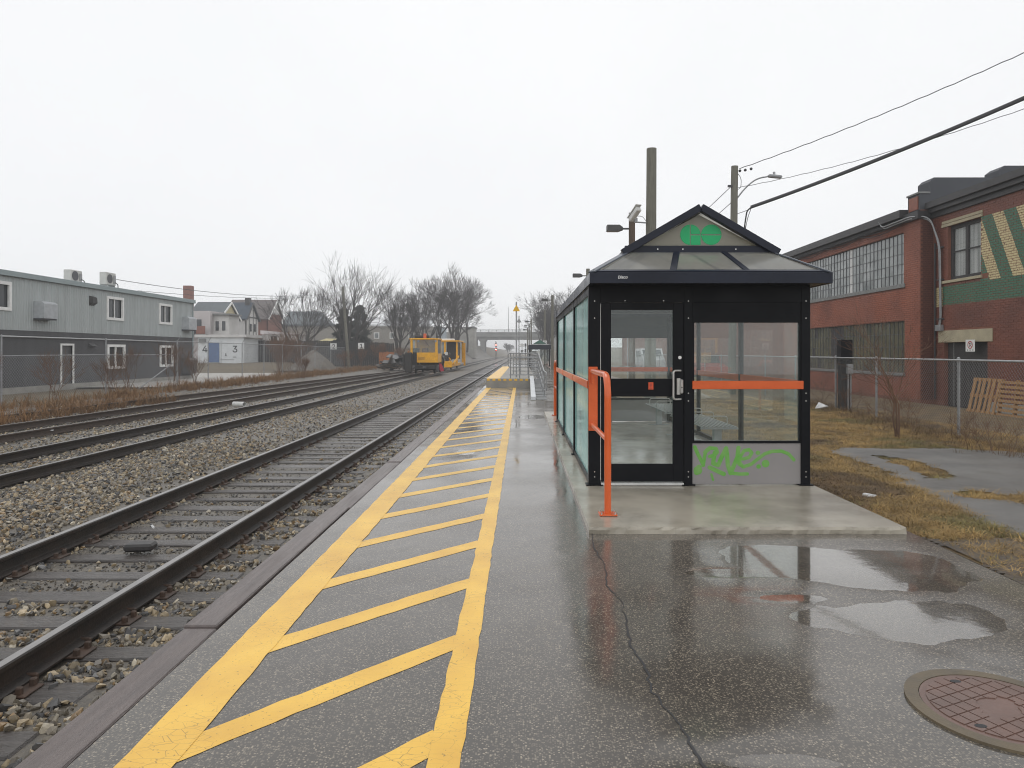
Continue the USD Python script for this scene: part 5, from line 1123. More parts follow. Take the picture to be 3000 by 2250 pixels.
part(BB, 'wall', MB().box((-44, 125, .2), (-34.4, 133, 6.4)), 'stucco_beige'); part(BB, 'eaves', MB().box((-44.2, 124.8, 6.401), (-34.2, 133, 6.75)), 'roof_grey'); part(BB, 'roof', MB().tm(trimesh.convex.convex_hull(np.array([[-47, 134, 7], [-38.5, 134, 7], [-47, 142, 7], [-38.5, 142, 7], [-47, 138, 9.9], [-40.5, 138, 9.9]]))), 'roof_grey')
part(BB, 'vent_pipe', MB().cyl((-37.9, 124.9, 2), (-37.9, 124.9, 6.4), .09, n=8), 'machine_grey')
WR = thing('white_roof_shed', 'long low building with pale metal roof and small square windows behind the trees', 'building', (-27, 132, .3))
part(WR, 'wall', MB().box((-34, 130, .2), (-17.5, 140, 6.6)), 'stucco_beige'); part(WR, 'roof', MB().add([[-34.2, 129.7, 6.62], [-17.3, 129.7, 6.62], [-17.3, 140, 8.6], [-34.2, 140, 8.6], [-34.2, 129.7, 6.9], [-17.3, 129.7, 6.9], [-17.3, 140, 8.9], [-34.2, 140, 8.9]], [[4, 5, 6, 7], [0, 1, 5, 4], [1, 2, 6, 5]]), 'metal_roof_white')
for x, z in ((-27.6, 4.2), (-24.6, 4.2), (-32, 2.8), (-21, 4.2)): w = part(WR, 'window', MB().box((x - .5, 129.9, z), (x + .5, 129.999, z + 1.2)), 'white_paint'); part(w, 'pane', MB().box((x - .35, 129.86, z + .15), (x + .35, 129.899, z + 1.05)), 'pane_pale')
PB = thing('pale_blue_shed', 'plain pale blue grey box building behind the yellow machines', 'building', (-20, 151, .3)); part(PB, 'wall', MB().box((-23, 150, .2), (-17.4, 158, 7.0)), 'pale_blue_wall'); part(PB, 'roof', MB().box((-23.1, 149.8, 7.001), (-17.2, 158, 7.25)), 'sill_grey')
GS = thing('grey_block_shed', 'grey concrete block building beside the bridge abutment', 'building', (-14, 170, .3)); part(GS, 'wall', MB().box((-18, 168, .2), (-11.6, 176, 7.6)), 'concrete_old'); part(GS, 'roof', MB().box((-18.1, 167.8, 7.601), (-11.4, 176, 7.9)), 'sill_grey')
OB = thing('orange_board_fence', 'short run of orange brown boards behind the junk heap', 'fence', (-15.6, 79, .2))
for k in range(10): part(OB, 'board', MB().box((-16.5 + k * .17, 79, .3), (-16.5 + k * .17 + .155, 79.03, 1.65 + .06 * rng.normal())), 'orange_boards')
CY = thing('market_canopy', 'pale yellow tent canopy showing above the dark fence', 'canopy', (-26.6, 95, .3))
part(CY, 'cover', MB().tm(trimesh.convex.convex_hull(np.array([[-28.6, 94, 2.95], [-24.2, 94, 2.75], [-28.6, 97, 2.95], [-24.2, 97, 2.75], [-27.3, 95.5, 3.55], [-25.8, 95.5, 3.5]]))), 'canopy_yellow')
for x in (-28.4, -24.5): part(CY, 'pole', MB().cyl((x, 94.1, 0), (x, 94.1, 2.9), .04, n=6), 'galvanised')
# junk heap
JH = thing('junk_heap', 'heap of dark scrap wood and sheet metal beside the siding', 'scrap heap', (-14, 70, -.1))
for k in range(36):
    x, y = -13.3 + rng.normal() * .75, 72 + rng.normal() * 1.0; z = .12 + 1.15 * rng.random() * np.exp(-((x + 13.2) / 1.0) ** 2)
    part(JH, 'scrap', MB().obox((x, y, z), (.5 + 1.3 * rng.random(), .3 + .5 * rng.random(), .06 + .15 * rng.random()), rz=rng.random() * 3, rx=rng.normal() * .5, ry=rng.normal() * .5), ['machine_black', 'machine_black', 'creosote_wood', 'junk_dark', 'machine_grey'][k % 5])
part(JH, 'metal_rack', MB().obox((-12.3, 71.3, .95), (1.4, .8, .05), ry=.6, rz=.3), 'dark_grey_metal')
for k in range(5): part(JH, 'plank', MB().obox((-14.3 + .4 * k, 70.2 + rng.normal() * .3, .05 + .05 * k), (2.2, .15, .06), rz=rng.normal() * .5, ry=.15), 'creosote_wood')
# leaning utility pole and its wires
LP = wood_pole('utility_pole', 'leaning wooden utility pole in front of the big bare tree', -20.75, 82, 9.5, .17, 'weathered_wood', lean=-.75, taper=.8)
part(LP, 'clamp', MB().obox((-21.3, 81.9, 7.6), (.5, .12, .06), ry=.1), 'wire_grey')
wire('upper service wire from the grey building to the leaning pole', (GX - .5, 40.6, 5.95), (-21.45, 82, 8.9), .75, .018, n=30)
wire('lower service wire from the grey building to the leaning pole', (GX - .3, 42.5, 5.45), (-21.45, 82, 8.55), .45, .014, n=30)

# ================================================================== yellow maintenance machines
MA = thing('track_machine', 'yellow cab track maintenance machine with black bumper column on the middle track', 'rail vehicle', (-8, 57, -.1))
def partA(name, mb, m, **kw):
    v = mb.verts().copy(); v[:, 0] = v[:, 0] + .25 if name in ('wheel', 'axle') else -7.75 + (v[:, 0] + 8) * .9
    return part(MA, name, MB().add(v, mb.faces()), m, **kw)
cb = MB().box((-9.25, 54, 2.62), (-6.72, 56.6, 2.74), .02)
cab = partA( 'cab_roof', cb, 'machine_yellow')
for (x0, x1) in ((-9.17, -8.98), (-6.99, -6.78)):
    for y in (54.05, 56.35): partA( 'cab_pillar', MB().box((x0, y, 1.5), (x1, y + .2, 2.619)), 'machine_yellow')
partA( 'cab_front', MB().box((-8.60, 54.03, .80), (-6.75, 54.1, 1.60), .015), 'machine_yellow'); partA( 'cab_side', MB().box((-6.82, 54.11, .80), (-6.75, 56.5, 1.5), .01), 'machine_yellow'); partA( 'cab_rear', MB().box((-9.1, 56.5, .8), (-6.83, 56.56, 2.6)), 'machine_yellow')
partA( 'windscreen', MB().box((-8.975, 54.1, 1.605), (-6.995, 54.12, 2.58)), 'glass_side'); partA( 'side_window', MB().box((-6.80, 54.3, 1.52), (-6.785, 56.3, 2.58)), 'dark_glass'); partA( 'wiper', MB().beam((-7.9, 54.06, 2.55), (-7.55, 54.06, 2.1), .03, .02), 'sign_black')
partA( 'dark_side_bay', MB().box((-9.15, 54.15, .6), (-8.62, 55.6, 1.95)), 'machine_black'); partA( 'seat', MB().box((-8.3, 55, 1.2), (-7.8, 55.5, 1.95), .05), 'machine_rust')
partA( 'bumper_column', MB().box((-9.55, 53.35, .02), (-8.92, 53.75, 1.62), .08), 'machine_black'); partA( 'column_ribs', MB().box((-9.75, 53.45, .25), (-9.56, 53.7, 1.45), .03), 'machine_black'); partA( 'column_lamp', MB().sph((-9.2, 53.3, 1.66), .10, sub=2), 'machine_rust')
fr = partA( 'frame', MB().box((-8.75, 53.95, .28), (-6.95, 60, .62), .02), 'machine_black')
partA( 'engine_deck', MB().box((-8.8, 56.8, .621), (-6.9, 59.9, 1.3), .04), 'machine_grey'); partA( 'roof_unit', MB().box((-8.85, 54.5, 2.741), (-7.6, 55.9, 2.98), .05), 'machine_black'); partA( 'roof_beacon_frame', MB().box((-8.05, 54.2, 2.741), (-7.8, 54.4, 3.1), .02), 'orange_paint'); partA( 'exhaust', MB().cyl((-7.4, 57.4, 1.3), (-7.4, 57.4, 2.4), .05, n=8), 'machine_black')
partA( 'side_panel', MB().box((-6.9, 56.7, .5), (-6.8, 58.6, 1.15), .02), 'machine_black')
for y in (55.0, 58.9):
    for x in (-8.75, -7.25): partA( 'wheel', MB().cyl((x - .06, y, .25), (x + .06, y, .25), .34, n=20).cyl((x - .01, y, .25), (x + .09 if x > -8 else x + .03, y, .25), .30, n=16), 'machine_black')
    partA( 'axle', MB().cyl((-8.7, y, .25), (-7.3, y, .25), .06, n=8), 'machine_black')
partA( 'brake_box', MB().box((-7.0, 54.3, .05), (-6.75, 54.9, .6), .03), 'machine_grey'); partA( 'hose', MB().tube(fillet([(-8.5, 53.9, .6), (-7.9, 53.85, .2), (-7.3, 53.9, .65)], .5, 7), .03, 6), 'machine_black')
partA('grille', MB().box((-8.5, 54.015, 1.02), (-7.9, 54.029, 1.04)).box((-8.5, 54.015, 1.10), (-7.9, 54.029, 1.12)).box((-8.5, 54.015, 1.18), (-7.9, 54.029, 1.20)), 'machine_black')
for x in (-8.45, -6.95): partA('head_lamp', MB().cyl((x, 53.97, 2.50), (x, 54.04, 2.50), .09, n=12), 'lamp_grey')
partA('coupler', MB().box((-8.0, 53.5, .35), (-7.75, 53.96, .52), .02), 'machine_grey')
for k in range(3): partA('side_hose', MB().tube(fillet([(-6.8, 56.7 + .3 * k, 1.3), (-6.62, 57 + .3 * k, .9), (-6.8, 57.3 + .3 * k, .5)], .2, 6), .03, 6), 'machine_black')
RF = single('red_flag_bag', MB().tm(trimesh.convex.convex_hull(np.array([[-6.65, 55, .72], [-6.45, 55.1, .7], [-6.7, 55, .3], [-6.25, 55.1, .12], [-6.5, 54.95, .06], [-6.5, 55.2, .4]]))), 'red_plastic', 'red cloth hanging beside the wheel of the yellow cab machine', 'cloth')
MB2 = thing('track_machine', 'second yellow track machine with open frame and exposed engine behind the first', 'rail vehicle', (-7.9, 70, -.1))
y0 = 66.5
part(MB2, 'frame', MB().box((-9.0, y0, .2), (-6.75, 75.5, .5), .02), 'machine_yellow'); part(MB2, 'front_bumper', MB().box((-7.75, y0 - .6, .15), (-6.75, y0 - .001, .75), .03), 'machine_yellow')
for (x, y, z) in ((-8.9, 70, 2.75), (-7.85, 70, 2.75), (-6.65, 70.2, 2.7), (-6.45, 74.8, 2.7), (-8.9, 75, 2.7)): part(MB2, 'pillar', MB().box((x - .09, y - .09, .5), (x + .09, y + .09, z)), 'machine_yellow')
part(MB2, 'roof', MB().box((-9.0, 69.8, 2.701), (-6.35, 75.2, 2.84), .02), 'machine_yellow'); part(MB2, 'white_roof_box', MB().box((-8.6, 70.2, 2.841), (-7.0, 71.8, 3.02), .03), 'white_paint'); part(MB2, 'cab_glass', MB().box((-8.8, 70.02, 1.3), (-7.95, 70.05, 2.6)), 'pane_pale')
part(MB2, 'dark_cab', MB().box((-7.75, 70.6, .9), (-6.72, 74.6, 2.65)), 'machine_black'); part(MB2, 'rear_post', MB().box((-6.4, 75.3, .15), (-6.2, 75.5, 2.65)), 'machine_yellow')
part(MB2, 'engine_block', MB().box((-8.5, 67.2, .55), (-7.2, 69.4, 1.35), .06), 'machine_grey'); part(MB2, 'hydraulic_arm', MB().beam((-9.0, 67, .6), (-8.7, 68.6, 1.7), .25, .3, .04), 'machine_yellow'); part(MB2, 'arm_disc', MB().cyl((-8.9, 66.9, 1.55), (-8.75, 66.95, 1.55), .26, n=20), 'machine_rust')
for k in range(14): part(MB2, 'fitting', MB().obox((-8.2 + 1.3 * rng.random(), 66.7 + rng.random() * 1.2, .6 + rng.random() * .95), (.15 + .3 * rng.random(), .2, .12 + .25 * rng.random()), rz=rng.random(), ry=rng.random() * .6, bev=.03), ['machine_black', 'machine_grey', 'aluminium_white', 'machine_yellow', 'machine_black'][k % 5])
for k in range(3): part(MB2, 'hose', MB().tube(fillet([(-8.1 + .35 * k, 66.9, .7), (-7.8 + .35 * k, 66.4, 1.35), (-7.3 + .25 * k, 66.7, .9)], .4, 7), .04, 6), 'machine_black')
part(MB2, 'pulley', MB().cyl((-7.05, 66.3, 1.35), (-6.95, 66.35, 1.35), .22, n=16), 'machine_black'); part(MB2, 'side_arm', MB().beam((-6.7, 67, .5), (-6.45, 70, 1.2), .12, .18), 'machine_yellow')
for y in (67.8, 74):
    for x in (-8.75, -7.25): part(MB2, 'wheel', MB().cyl((x + .19, y, .2), (x + .31, y, .2), .30, n=18), 'machine_black')

# ================================================================== raised platform with ramp
RP = thing('raised_platform', 'raised boarding platform with yellow edge, grey ramp and galvanised railings', 'platform', (-.6, 31.2, 0))
part(RP, 'deck', MB().box((-1.62, 31.2, -.1), (.62, 58, .415), .01), 'concrete_old'); part(RP, 'yellow_edge', MB().box((-1.61, 31.21, .4155), (-1.0, 57.9, .4195)), 'yellow_paint')
for k in range(9): x = -1.58 + k * .25; part(RP, 'hazard_stripe', MB().ext(Polygon([(x, .31), (x + .11, .31), (x + .19, .405), (x + .08, .405)]), (0, 31.199, 0), (1, 0, 0), (0, 0, 1), -.003) if False else MB().box((x, 31.192, .315), (x + .13, 31.199, .405)), 'yellow_paint')
rm = MB().add([[.31, 23, .005], [.86, 23, .005], [.98, 31.2, .42], [.38, 31.2, .42], [.31, 23, -.1], [.86, 23, -.1], [.98, 31.2, -.1], [.38, 31.2, -.1]], [[0, 1, 2, 3], [0, 4, 5, 1], [1, 5, 6, 2], [0, 3, 7, 4]]); part(RP, 'ramp', rm, 'weathered_wood')
part(RP, 'ramp_kerb', MB().beam((.40, 23.05, .06), (.47, 31.3, .48), .17, .12, .01), 'garage_white')
for k in range(16):
    t = k / 16; part(RP, 'ramp_board', MB().box((.50, 23.1 + 8.1 * t, .012 + .415 * t), (.86 + .1 * t, 23.1 + 8.1 * t + .44, .032 + .415 * t)), 'galvanised')
def rl(a, b, r=.024, nm='rail_tube'): part(RP, nm, MB().cyl(a, b, r, n=8), 'galvanised', smooth=50)
for yy, xa, xb in ((31.6, -.56, .75), (38, -.5, .75)):
    for z in (1.57, 1.36, 1.13, .94, .58): rl((xa, yy, z), (xb, yy, z))
    for x in np.linspace(xa + .05, xb, 4): rl((x, yy, .41), (x, yy, 1.57), .022, 'railing_post')
part(RP, 'rail_end_loop', MB().tube(fillet([(-.4, 31.6, 1.57), (-.62, 31.6, 1.57), (-.62, 31.6, .94), (-.4, 31.6, .94)], .12), .022, 8), 'galvanised', smooth=50)
for (za, zb) in ((.95, 1.57), (.62, 1.20), (.34, .80)): rl((.80, 24.2, za), (.78, 31.6, zb))
for k in range(6): y = 24.2 + 7.2 * k / 5; rl((.80, y, .02), (.80 - .02 * k / 5, y, .95 + .62 * k / 5), .026, 'railing_post')
part(RP, 'handrail_end', MB().tube(fillet([(.80, 24.2, .95), (.86, 23.6, .92), (.86, 23.6, .30), (.80, 24.2, .30)], .1), .022, 8), 'galvanised', smooth=50)
for y in np.arange(33.5, 56, 3): rl((.72, y, .41), (.72, y, 1.5), .022, 'railing_post')
for z in (1.5, 1.2, .9): rl((.72, 31.7, z), (.72, 55, z))
def warn(label, x, y, m):
    S = thing('warning_sign', label, 'sign', (x, y, .4)); part(S, 'post', MB().box((x - .035, y - .02, .4), (x + .035, y + .02, 4.06)), 'galvanised')
    tri = Polygon([(-.15, 0), (.15, 0), (0, .26)]).buffer(.018)
    pl = part(S, 'plate', MB().ext(tri, (x, y - .03, 3.62), (1, 0, 0), (0, 0, 1), .006), m)
    if m == 'sign_yellow':
        part(pl, 'border', MB().ext(tri.buffer(-.02).difference(tri.buffer(-.055)), (x, y - .0302, 3.40), (1, 0, 0), (0, 0, 1), -.0 or .0001) if False else MB().ext(tri.buffer(-.012).difference(tri.buffer(-.03)), (x, y - .032, 3.62), (1, 0, 0), (0, 0, 1), .0018), 'sign_black'); part(pl, 'mark', MB().box((x - .016, y - .032, 3.66), (x + .016, y - .0302, 3.82)), 'sign_black')
warn('yellow triangular warning sign with black mark on a tall post at the raised platform', -.25, 33, 'sign_yellow'); warn('grey triangular sign back on the farther of two tall posts', -.17, 45.6, 'galvanised')
NS = thing('no_smoking_sign', 'white square no smoking sign on the wooden lamp pole', 'sign', (2.98, 86.8, 2.2)); part(NS, 'plate', MB().box((2.72, 86.8, 2.55), (3.24, 86.84, 3.1)), 'sign_white')
part(NS, 'ring', MB().ext(Point(0, 0).buffer(.19, 16).difference(Point(0, 0).buffer(.15, 16)).union(affinity.rotate(sbox(-.17, -.02, .17, .02), -45, origin=(0, 0))), (2.98, 86.796, 2.83), (1, 0, 0), (0, 0, 1), .003), 'sign_black')
# far shelter
FS = thing('far_shelter', 'distant dark shelter with green gabled roof farther along the platform', 'shelter', (2.1, 80, 0))
for x in (.95, 3.2):
    for y in (78, 86): part(FS, 'post', MB().box((x - .07, y - .07, 0), (x + .07, y + .07, 2.4)), 'black_frame')
part(FS, 'fascia', MB().box((.8, 77.6, 1.95), (3.35, 86.4, 2.45)), 'navy_trim'); part(FS, 'roof', MB().tm(trimesh.convex.convex_hull(np.array([[.85, 77.7, 2.45], [3.3, 77.7, 2.45], [.85, 86.3, 2.45], [3.3, 86.3, 2.45], [1.4, 78.3, 2.62], [2.75, 78.3, 2.62], [1.4, 85.7, 2.62], [2.75, 85.7, 2.62]]))), 'sill_grey')
part(FS, 'green_gable', MB().ext(Polygon([(1.35, 2.58), (2.8, 2.58), (2.08, 3.05)]), (0, 78.2, 0), (1, 0, 0), (0, 0, 1), -7) if False else MB().tm(trimesh.convex.convex_hull(np.array([[1.35, 78.2, 2.6], [2.8, 78.2, 2.6], [2.08, 78.2, 3.05], [1.35, 85.5, 2.6], [2.8, 85.5, 2.6], [2.08, 85.5, 3.05]]))), 'roof_green'); part(FS, 'wall_glass', MB().box((1.0, 77.98, .3), (3.15, 78.0, 1.95)), 'glass_side'); part(FS, 'notice', MB().box((1.15, 77.9, 1.1), (1.7, 77.97, 1.75)), 'sill_grey')

# ================================================================== bridge, signals
BG = thing('road_bridge', 'grey concrete road bridge crossing the tracks in the fog', 'bridge', (-6, 252, 0))
part(BG, 'deck', MB().box((-45, 250, 7.3), (45, 260, 9.0)), 'bridge_concrete'); part(BG, 'deck_edge', MB().box((-45, 249.7, 8.55), (45, 249.999, 9.15)), 'bridge_concrete'); part(BG, 'girder', MB().box((-19, 251, 6.3), (9, 259, 7.299)), 'bridge_concrete')
part(BG, 'abutment', MB().box((-30, 250.4, -.4), (-16.6, 259.6, 7.299)), 'bridge_concrete'); part(BG, 'abutment', MB().box((7, 250.4, -.4), (30, 259.6, 7.299)), 'bridge_concrete')
for y in (251.2, 255, 258): part(BG, 'pier', MB().box((-15.2, y, -.4), (-13.4, y + 1.3, 6.3)), 'bridge_concrete')
part(BG, 'pier_cap', MB().box((-15.6, 250.6, 5.7), (-13.0, 259.4, 6.299)), 'bridge_concrete')
for z in (9.55, 9.9): part(BG, 'railing_bar', MB().box((-45, 249.8, z - .06), (45, 249.9, z + .06)), 'machine_grey')
for x in np.arange(-44, 20, 2.9): part(BG, 'railing_post', MB().box((x - .08, 249.78, 9.15), (x + .08, 249.92, 9.95)), 'machine_grey')
part(BG, 'light_mast', MB().cyl((-4.75, 252, 9), (-4.75, 252, 18.4), .12, .07, n=8), 'machine_grey')
SG = thing('railway_signal', 'red railway signal lamps glowing under the bridge', 'signal', (-6.75, 180, -.2)); part(SG, 'mast', MB().cyl((-6.75, 180.2, -.3), (-6.75, 180.2, 4.6), .10, n=10), 'machine_grey')
for z in (3.55, 2.35): hd = part(SG, 'signal_head', MB().box((-7.05, 179.9, z - .42), (-6.45, 180.15, z + .42), .04), 'machine_black'); part(hd, 'lamp', MB().cyl((-6.75, 179.8, z), (-6.75, 179.899, z), .17, n=16), 'signal_glow')
CS = thing('crossing_signal', 'black signal heads on a post beside the platform end', 'signal', (.85, 150, -.1)); part(CS, 'mast', MB().cyl((.85, 150, -.2), (.85, 150, 3.6), .07, n=8), 'machine_grey')
for z in (3.2, 2.0): part(CS, 'head', MB().box((.65, 149.8, z - .35), (1.05, 150, z + .35), .03), 'machine_black')
XS = thing('track_sign', 'small white trackside signs in the fog left of the signal heads', 'sign', (.1, 148, -.1)); part(XS, 'mast', MB().cyl((.1, 148.1, -.2), (.1, 148.1, 3.6), .05, n=8), 'machine_grey'); part(XS, 'plate', MB().box((-.3, 148, 2.8), (.5, 148.04, 3.45)), 'sign_white'); part(XS, 'plate', MB().box((-.2, 148, 1.6), (.4, 148.04, 2.1)), 'sill_grey')

# ================================================================== small things lying about
single('white_pipe', MB().ext(Point(0, 0).buffer(.085, 14).difference(Point(0, 0).buffer(.072, 14)), (-9.95, 23.6, -.17), (.35, .937, 0), (0, 0, 1), .47), 'pvc_white', 'short white plastic pipe lying on the gravel beside the middle track', 'pipe', smooth=30)
def litter(name, label, cat, c, s, m, seed):
    r = np.random.default_rng(seed); P = r.normal(size=(9, 3)) * np.array(s) / 2; single(name, MB().tm(trimesh.convex.convex_hull(P + np.array(c))), m, label, cat)
litter('paper_scrap', 'white paper scrap lying between the siding rails at the far left', 'litter', (-11.0, 15.9, -.2), (.30, .2, .05), 'paper_white', 1)
litter('paper_scrap', 'tiny white scrap on a tie inside the near left rail', 'litter', (-3.85, 7.15, -.22), (.05, .05, .03), 'paper_white', 2)
litter('white_cup', 'white cup lying in the grass at the foot of the black meter post', 'litter', (9.0, 20.6, -.02), (.16, .16, .14), 'paper_white', 3)
litter('paper_scrap', 'white wrapper on the grass beside the slab', 'litter', (3.95, 7.85, -.03), (.09, .07, .04), 'paper_white', 4)
litter('paper_scrap', 'flattened white litter on the gravel near the white pipe', 'litter', (-9.4, 18.2, -.24), (.22, .2, .06), 'paper_white', 5)
single('rubber_block', MB().obox((-3.05 - .55, 6.45, -.215), (.26, .15, .07), rz=.1, bev=.02), 'machine_black', 'black rubber block lying on a tie between the near rails', 'block')

# ================================================================== bare trees, shrubs, dry weeds, grass
def grow(seed, H, stems=1, spread=.5, levels=6, r0=None, fork=.32, up=.035, minr=.010, side=.55, wander=.10, kids=(2, 3), scatter=0, open_=.38):
    """segments of a leafless tree: (start, end, start radius, end radius, level)"""
    r = random.Random(seed); S = []; r0 = r0 or H * .0165
    def norm(v): n = math.sqrt(v[0] ** 2 + v[1] ** 2 + v[2] ** 2); return (v[0] / n, v[1] / n, v[2] / n)
    def bend(d, a):
        u = (r.gauss(0, 1), r.gauss(0, 1), r.gauss(0, 1)); k = u[0] * d[0] + u[1] * d[1] + u[2] * d[2]
        u = norm((u[0] - k * d[0], u[1] - k * d[1], u[2] - k * d[2])); return norm(tuple(d[i] * math.cos(a) + u[i] * math.sin(a) for i in range(3)))
    def br(p, d, L, ra, lev):
        n = 5 if lev <= 1 else 4 if lev < 3 else 3; rb = max(minr * .6, ra * (.68 if lev else .85))
        for i in range(n):
            d = norm(tuple(d[k] + r.gauss(0, wander) + (up if k == 2 else 0) for k in range(3)))
            q = tuple(p[k] + d[k] * L / n for k in range(3)); f0, f1 = ra + (rb - ra) * i / n, ra + (rb - ra) * (i + 1) / n
            S.append((p, q, f0, f1, lev)); p = q
            if 0 < lev < levels and i > (1 if lev < 2 else 0) and r.random() < side: br(p, bend(d, r.uniform(.45, .9)), L * r.uniform(.4, .65), max(minr, f1 * .5), lev + 2)
        if lev < levels:
            for _ in range(r.choice(kids) + (1 if lev == 0 else 0)): br(p, bend(d, r.uniform(.5, 1.4) * open_ * (1.3 if lev == 0 else 1)), L * r.uniform(.68, .9), max(minr, rb * r.uniform(.6, .8)), lev + 1)
    for s in range(stems):
        a = s * 2 * math.pi / max(1, stems) + r.random(); t = 0 if stems == 1 else spread * r.uniform(.35, 1.1)
        q0 = (0, 0, 0) if not scatter else (r.gauss(0, scatter), r.gauss(0, scatter), 0)
        br(q0, norm((math.sin(t) * math.cos(a), math.sin(t) * math.sin(a), math.cos(t))), H * fork * r.uniform(.85, 1.1), r0 * (1 if stems == 1 else .7), 0)
    P = np.array([x[0] for x in S]); Q = np.array([x[1] for x in S]); A = np.array([x[2] for x in S]); B = np.array([x[3] for x in S]); Lv = np.array([x[4] for x in S])
    k = H / Q[:, 2].max(); return P * k, Q * k, A, B, Lv
def bare_tree(name, label, loc, seed, H, cat='tree', group=None, m2='twig', wide=1.0, thick_sides=7, **kw):
    P, Q, A, B, Lv = grow(seed, H, **kw); W_ = np.array([wide, wide, 1]); P, Q = P * W_, Q * W_
    T = thing(name, label, cat, loc, group=group); o = np.array(loc); b = Lv <= 1
    P, Q = P + o, Q + o; Pl = P.copy(); Pl[(Lv == 0) & (P[:, 2] < o[2] + .01), 2] -= .4
    part(T, 'trunk' if cat == 'tree' else 'stem', MB().bars(Pl[b], Q[b], A[b], B[b], thick_sides), 'bark' if m2 == 'twig' else m2, smooth=60)
    part(T, 'crown' if cat == 'tree' else 'twigs', MB().bars(P[~b], Q[~b], A[~b], B[~b], 3), m2, kind='stuff'); return T
TG = 'bare trees on the left of the tracks'
bare_tree('bare_tree', 'bare tree with several leaning stems left of the big fan shaped tree', (-24.2, 75.5, .2), 11, 9.7, stems=4, spread=.34, fork=.30, levels=5, minr=.012, wide=.95, up=.06)
bare_tree('bare_tree', 'big fan shaped bare tree behind the leaning utility pole', (-22.3, 88, .4), 5, 13.8, stems=8, spread=.50, fork=.40, levels=4, r0=.17, minr=.012, wide=.9, side=.62, up=.02)
bare_tree('bare_tree', 'small dense bare tree between the fan shaped tree and the large round one', (-16.6, 93, .5), 8, 10.6, stems=6, spread=.36, fork=.3, levels=5, minr=.015, wide=.9, side=.7, up=.06)
bare_tree('bare_tree', 'large round bare tree rising behind the yellow cab machine', (-12.4, 101, .8), 21, 14.2, stems=2, spread=.35, fork=.22, levels=6, minr=.015, wide=1.1, side=.57)
bare_tree('bare_tree', 'tall bare tree directly right of the large round one', (-11.4, 110, 1.2), 34, 14.0, fork=.24, levels=6, minr=.015, wide=1.1, side=.57, up=.05)
bare_tree('bare_tree', 'slender bare tree on the bank nearest the bridge', (-11.0, 138, 2.0), 41, 13.0, fork=.26, levels=6, minr=.014, wide=.9, side=.62, up=.06)
bare_tree('bare_tree', 'bare tree on the bank second from the bridge', (-12.6, 126, 2.3), 47, 13.4, stems=2, spread=.3, fork=.26, levels=6, minr=.014, wide=1.05, side=.62, up=.05)
bare_tree('bare_tree', 'bare tree filling the gap left of the large round one', (-14.6, 104, .9), 91, 12.2, stems=3, spread=.35, fork=.24, levels=6, minr=.015, wide=1.0, side=.6, up=.05)
bare_tree('bare_tree', 'bare tree just behind and right of the second yellow machine', (-11.2, 120, 1.5), 95, 13.2, stems=2, spread=.3, fork=.24, levels=6, minr=.015, wide=1.05, side=.62, up=.05)
bare_tree('bare_tree', 'thin bare sapling just left of the yellow cab machine', (-14.2, 97, .7), 52, 8.8, fork=.33, levels=5, minr=.012, wide=.8, up=.06)
bare_tree('bare_tree', 'thin bare sapling behind the second yellow machine', (-10.8, 116, 1.0), 53, 10.5, fork=.33, levels=5, minr=.012, wide=.8, up=.06)
bare_tree('bare_tree', 'broad bare tree behind the far shelter', (5.0, 125, 0), 61, 13.0, stems=4, spread=.4, fork=.24, levels=6, minr=.014, wide=1.05, side=.62, up=.05)
bare_tree('bare_tree', 'bare tree rising above the left roof edge of the shelter', (8.6, 118, 0), 67, 13.8, stems=3, spread=.4, fork=.24, levels=6, minr=.014, wide=1.05, side=.62, up=.05)
bare_tree('bare_tree', 'farthest bare tree near the right end of the bridge', (4.6, 160, .5), 71, 13.5, stems=3, spread=.4, fork=.24, levels=6, minr=.018, wide=1.05, side=.62, up=.05)
bare_tree('bare_tree', 'foggy tree standing beyond the bridge opening', (-6.6, 340, 0), 77, 6.5, stems=3, spread=.4, fork=.28, levels=5, minr=.05, wide=1.0, side=.6)
def evergreen(label, loc, H, Rb, seed, n=5200):
    r = np.random.default_rng(seed); T = thing('evergreen_tree', label, 'tree', loc); o = np.array(loc)
    part(T, 'trunk', MB().cyl(o - [0, 0, .3], o + [0, 0, H * .95], .14, .03, 8), 'bark')
    t = r.random(n) ** .8; rad = Rb * (1 - t) ** .5 * (.7 + .6 * meshkit.noise(np.column_stack([t * 7, t * 0 + seed, np.floor(r.random(n) * 3)]))) * (.55 + .5 * r.random(n)) * (.8 + .35 * np.sin(t * 40 + r.random(n))); a = r.random(n) * 2 * np.pi
    c = np.column_stack([rad * np.cos(a), rad * np.sin(a), H * (.04 + .96 * t)]); s = .16 + .16 * r.random(n)
    d = np.column_stack([np.cos(a), np.sin(a), -.35 + .3 * r.normal(size=n)]); d /= np.linalg.norm(d, axis=1, keepdims=True); w = r.normal(size=(n, 3)); w -= (w * d).sum(1, keepdims=True) * d; w /= np.linalg.norm(w, axis=1, keepdims=True)
    V = np.stack([c - w * s[:, None] * .5, c + w * s[:, None] * .5, c + d * s[:, None] * 1.6], 1) + o
    part(T, 'crown', MB().add(V.reshape(-1, 3), np.arange(3 * n).reshape(-1, 3)), 'evergreen', kind='stuff')
evergreen('narrow dark evergreen column behind the leaning utility pole', (-23.4, 90, .4), 7.0, 1.5, 3, 3600)
evergreen('low dark evergreen bush at the foot of the big bare tree', (-21.6, 91, .4), 3.4, 1.6, 4, 2600)
evergreen('small evergreen showing above the pale metal roof', (-26.5, 112, .3), 9.0, 2.0, 5)
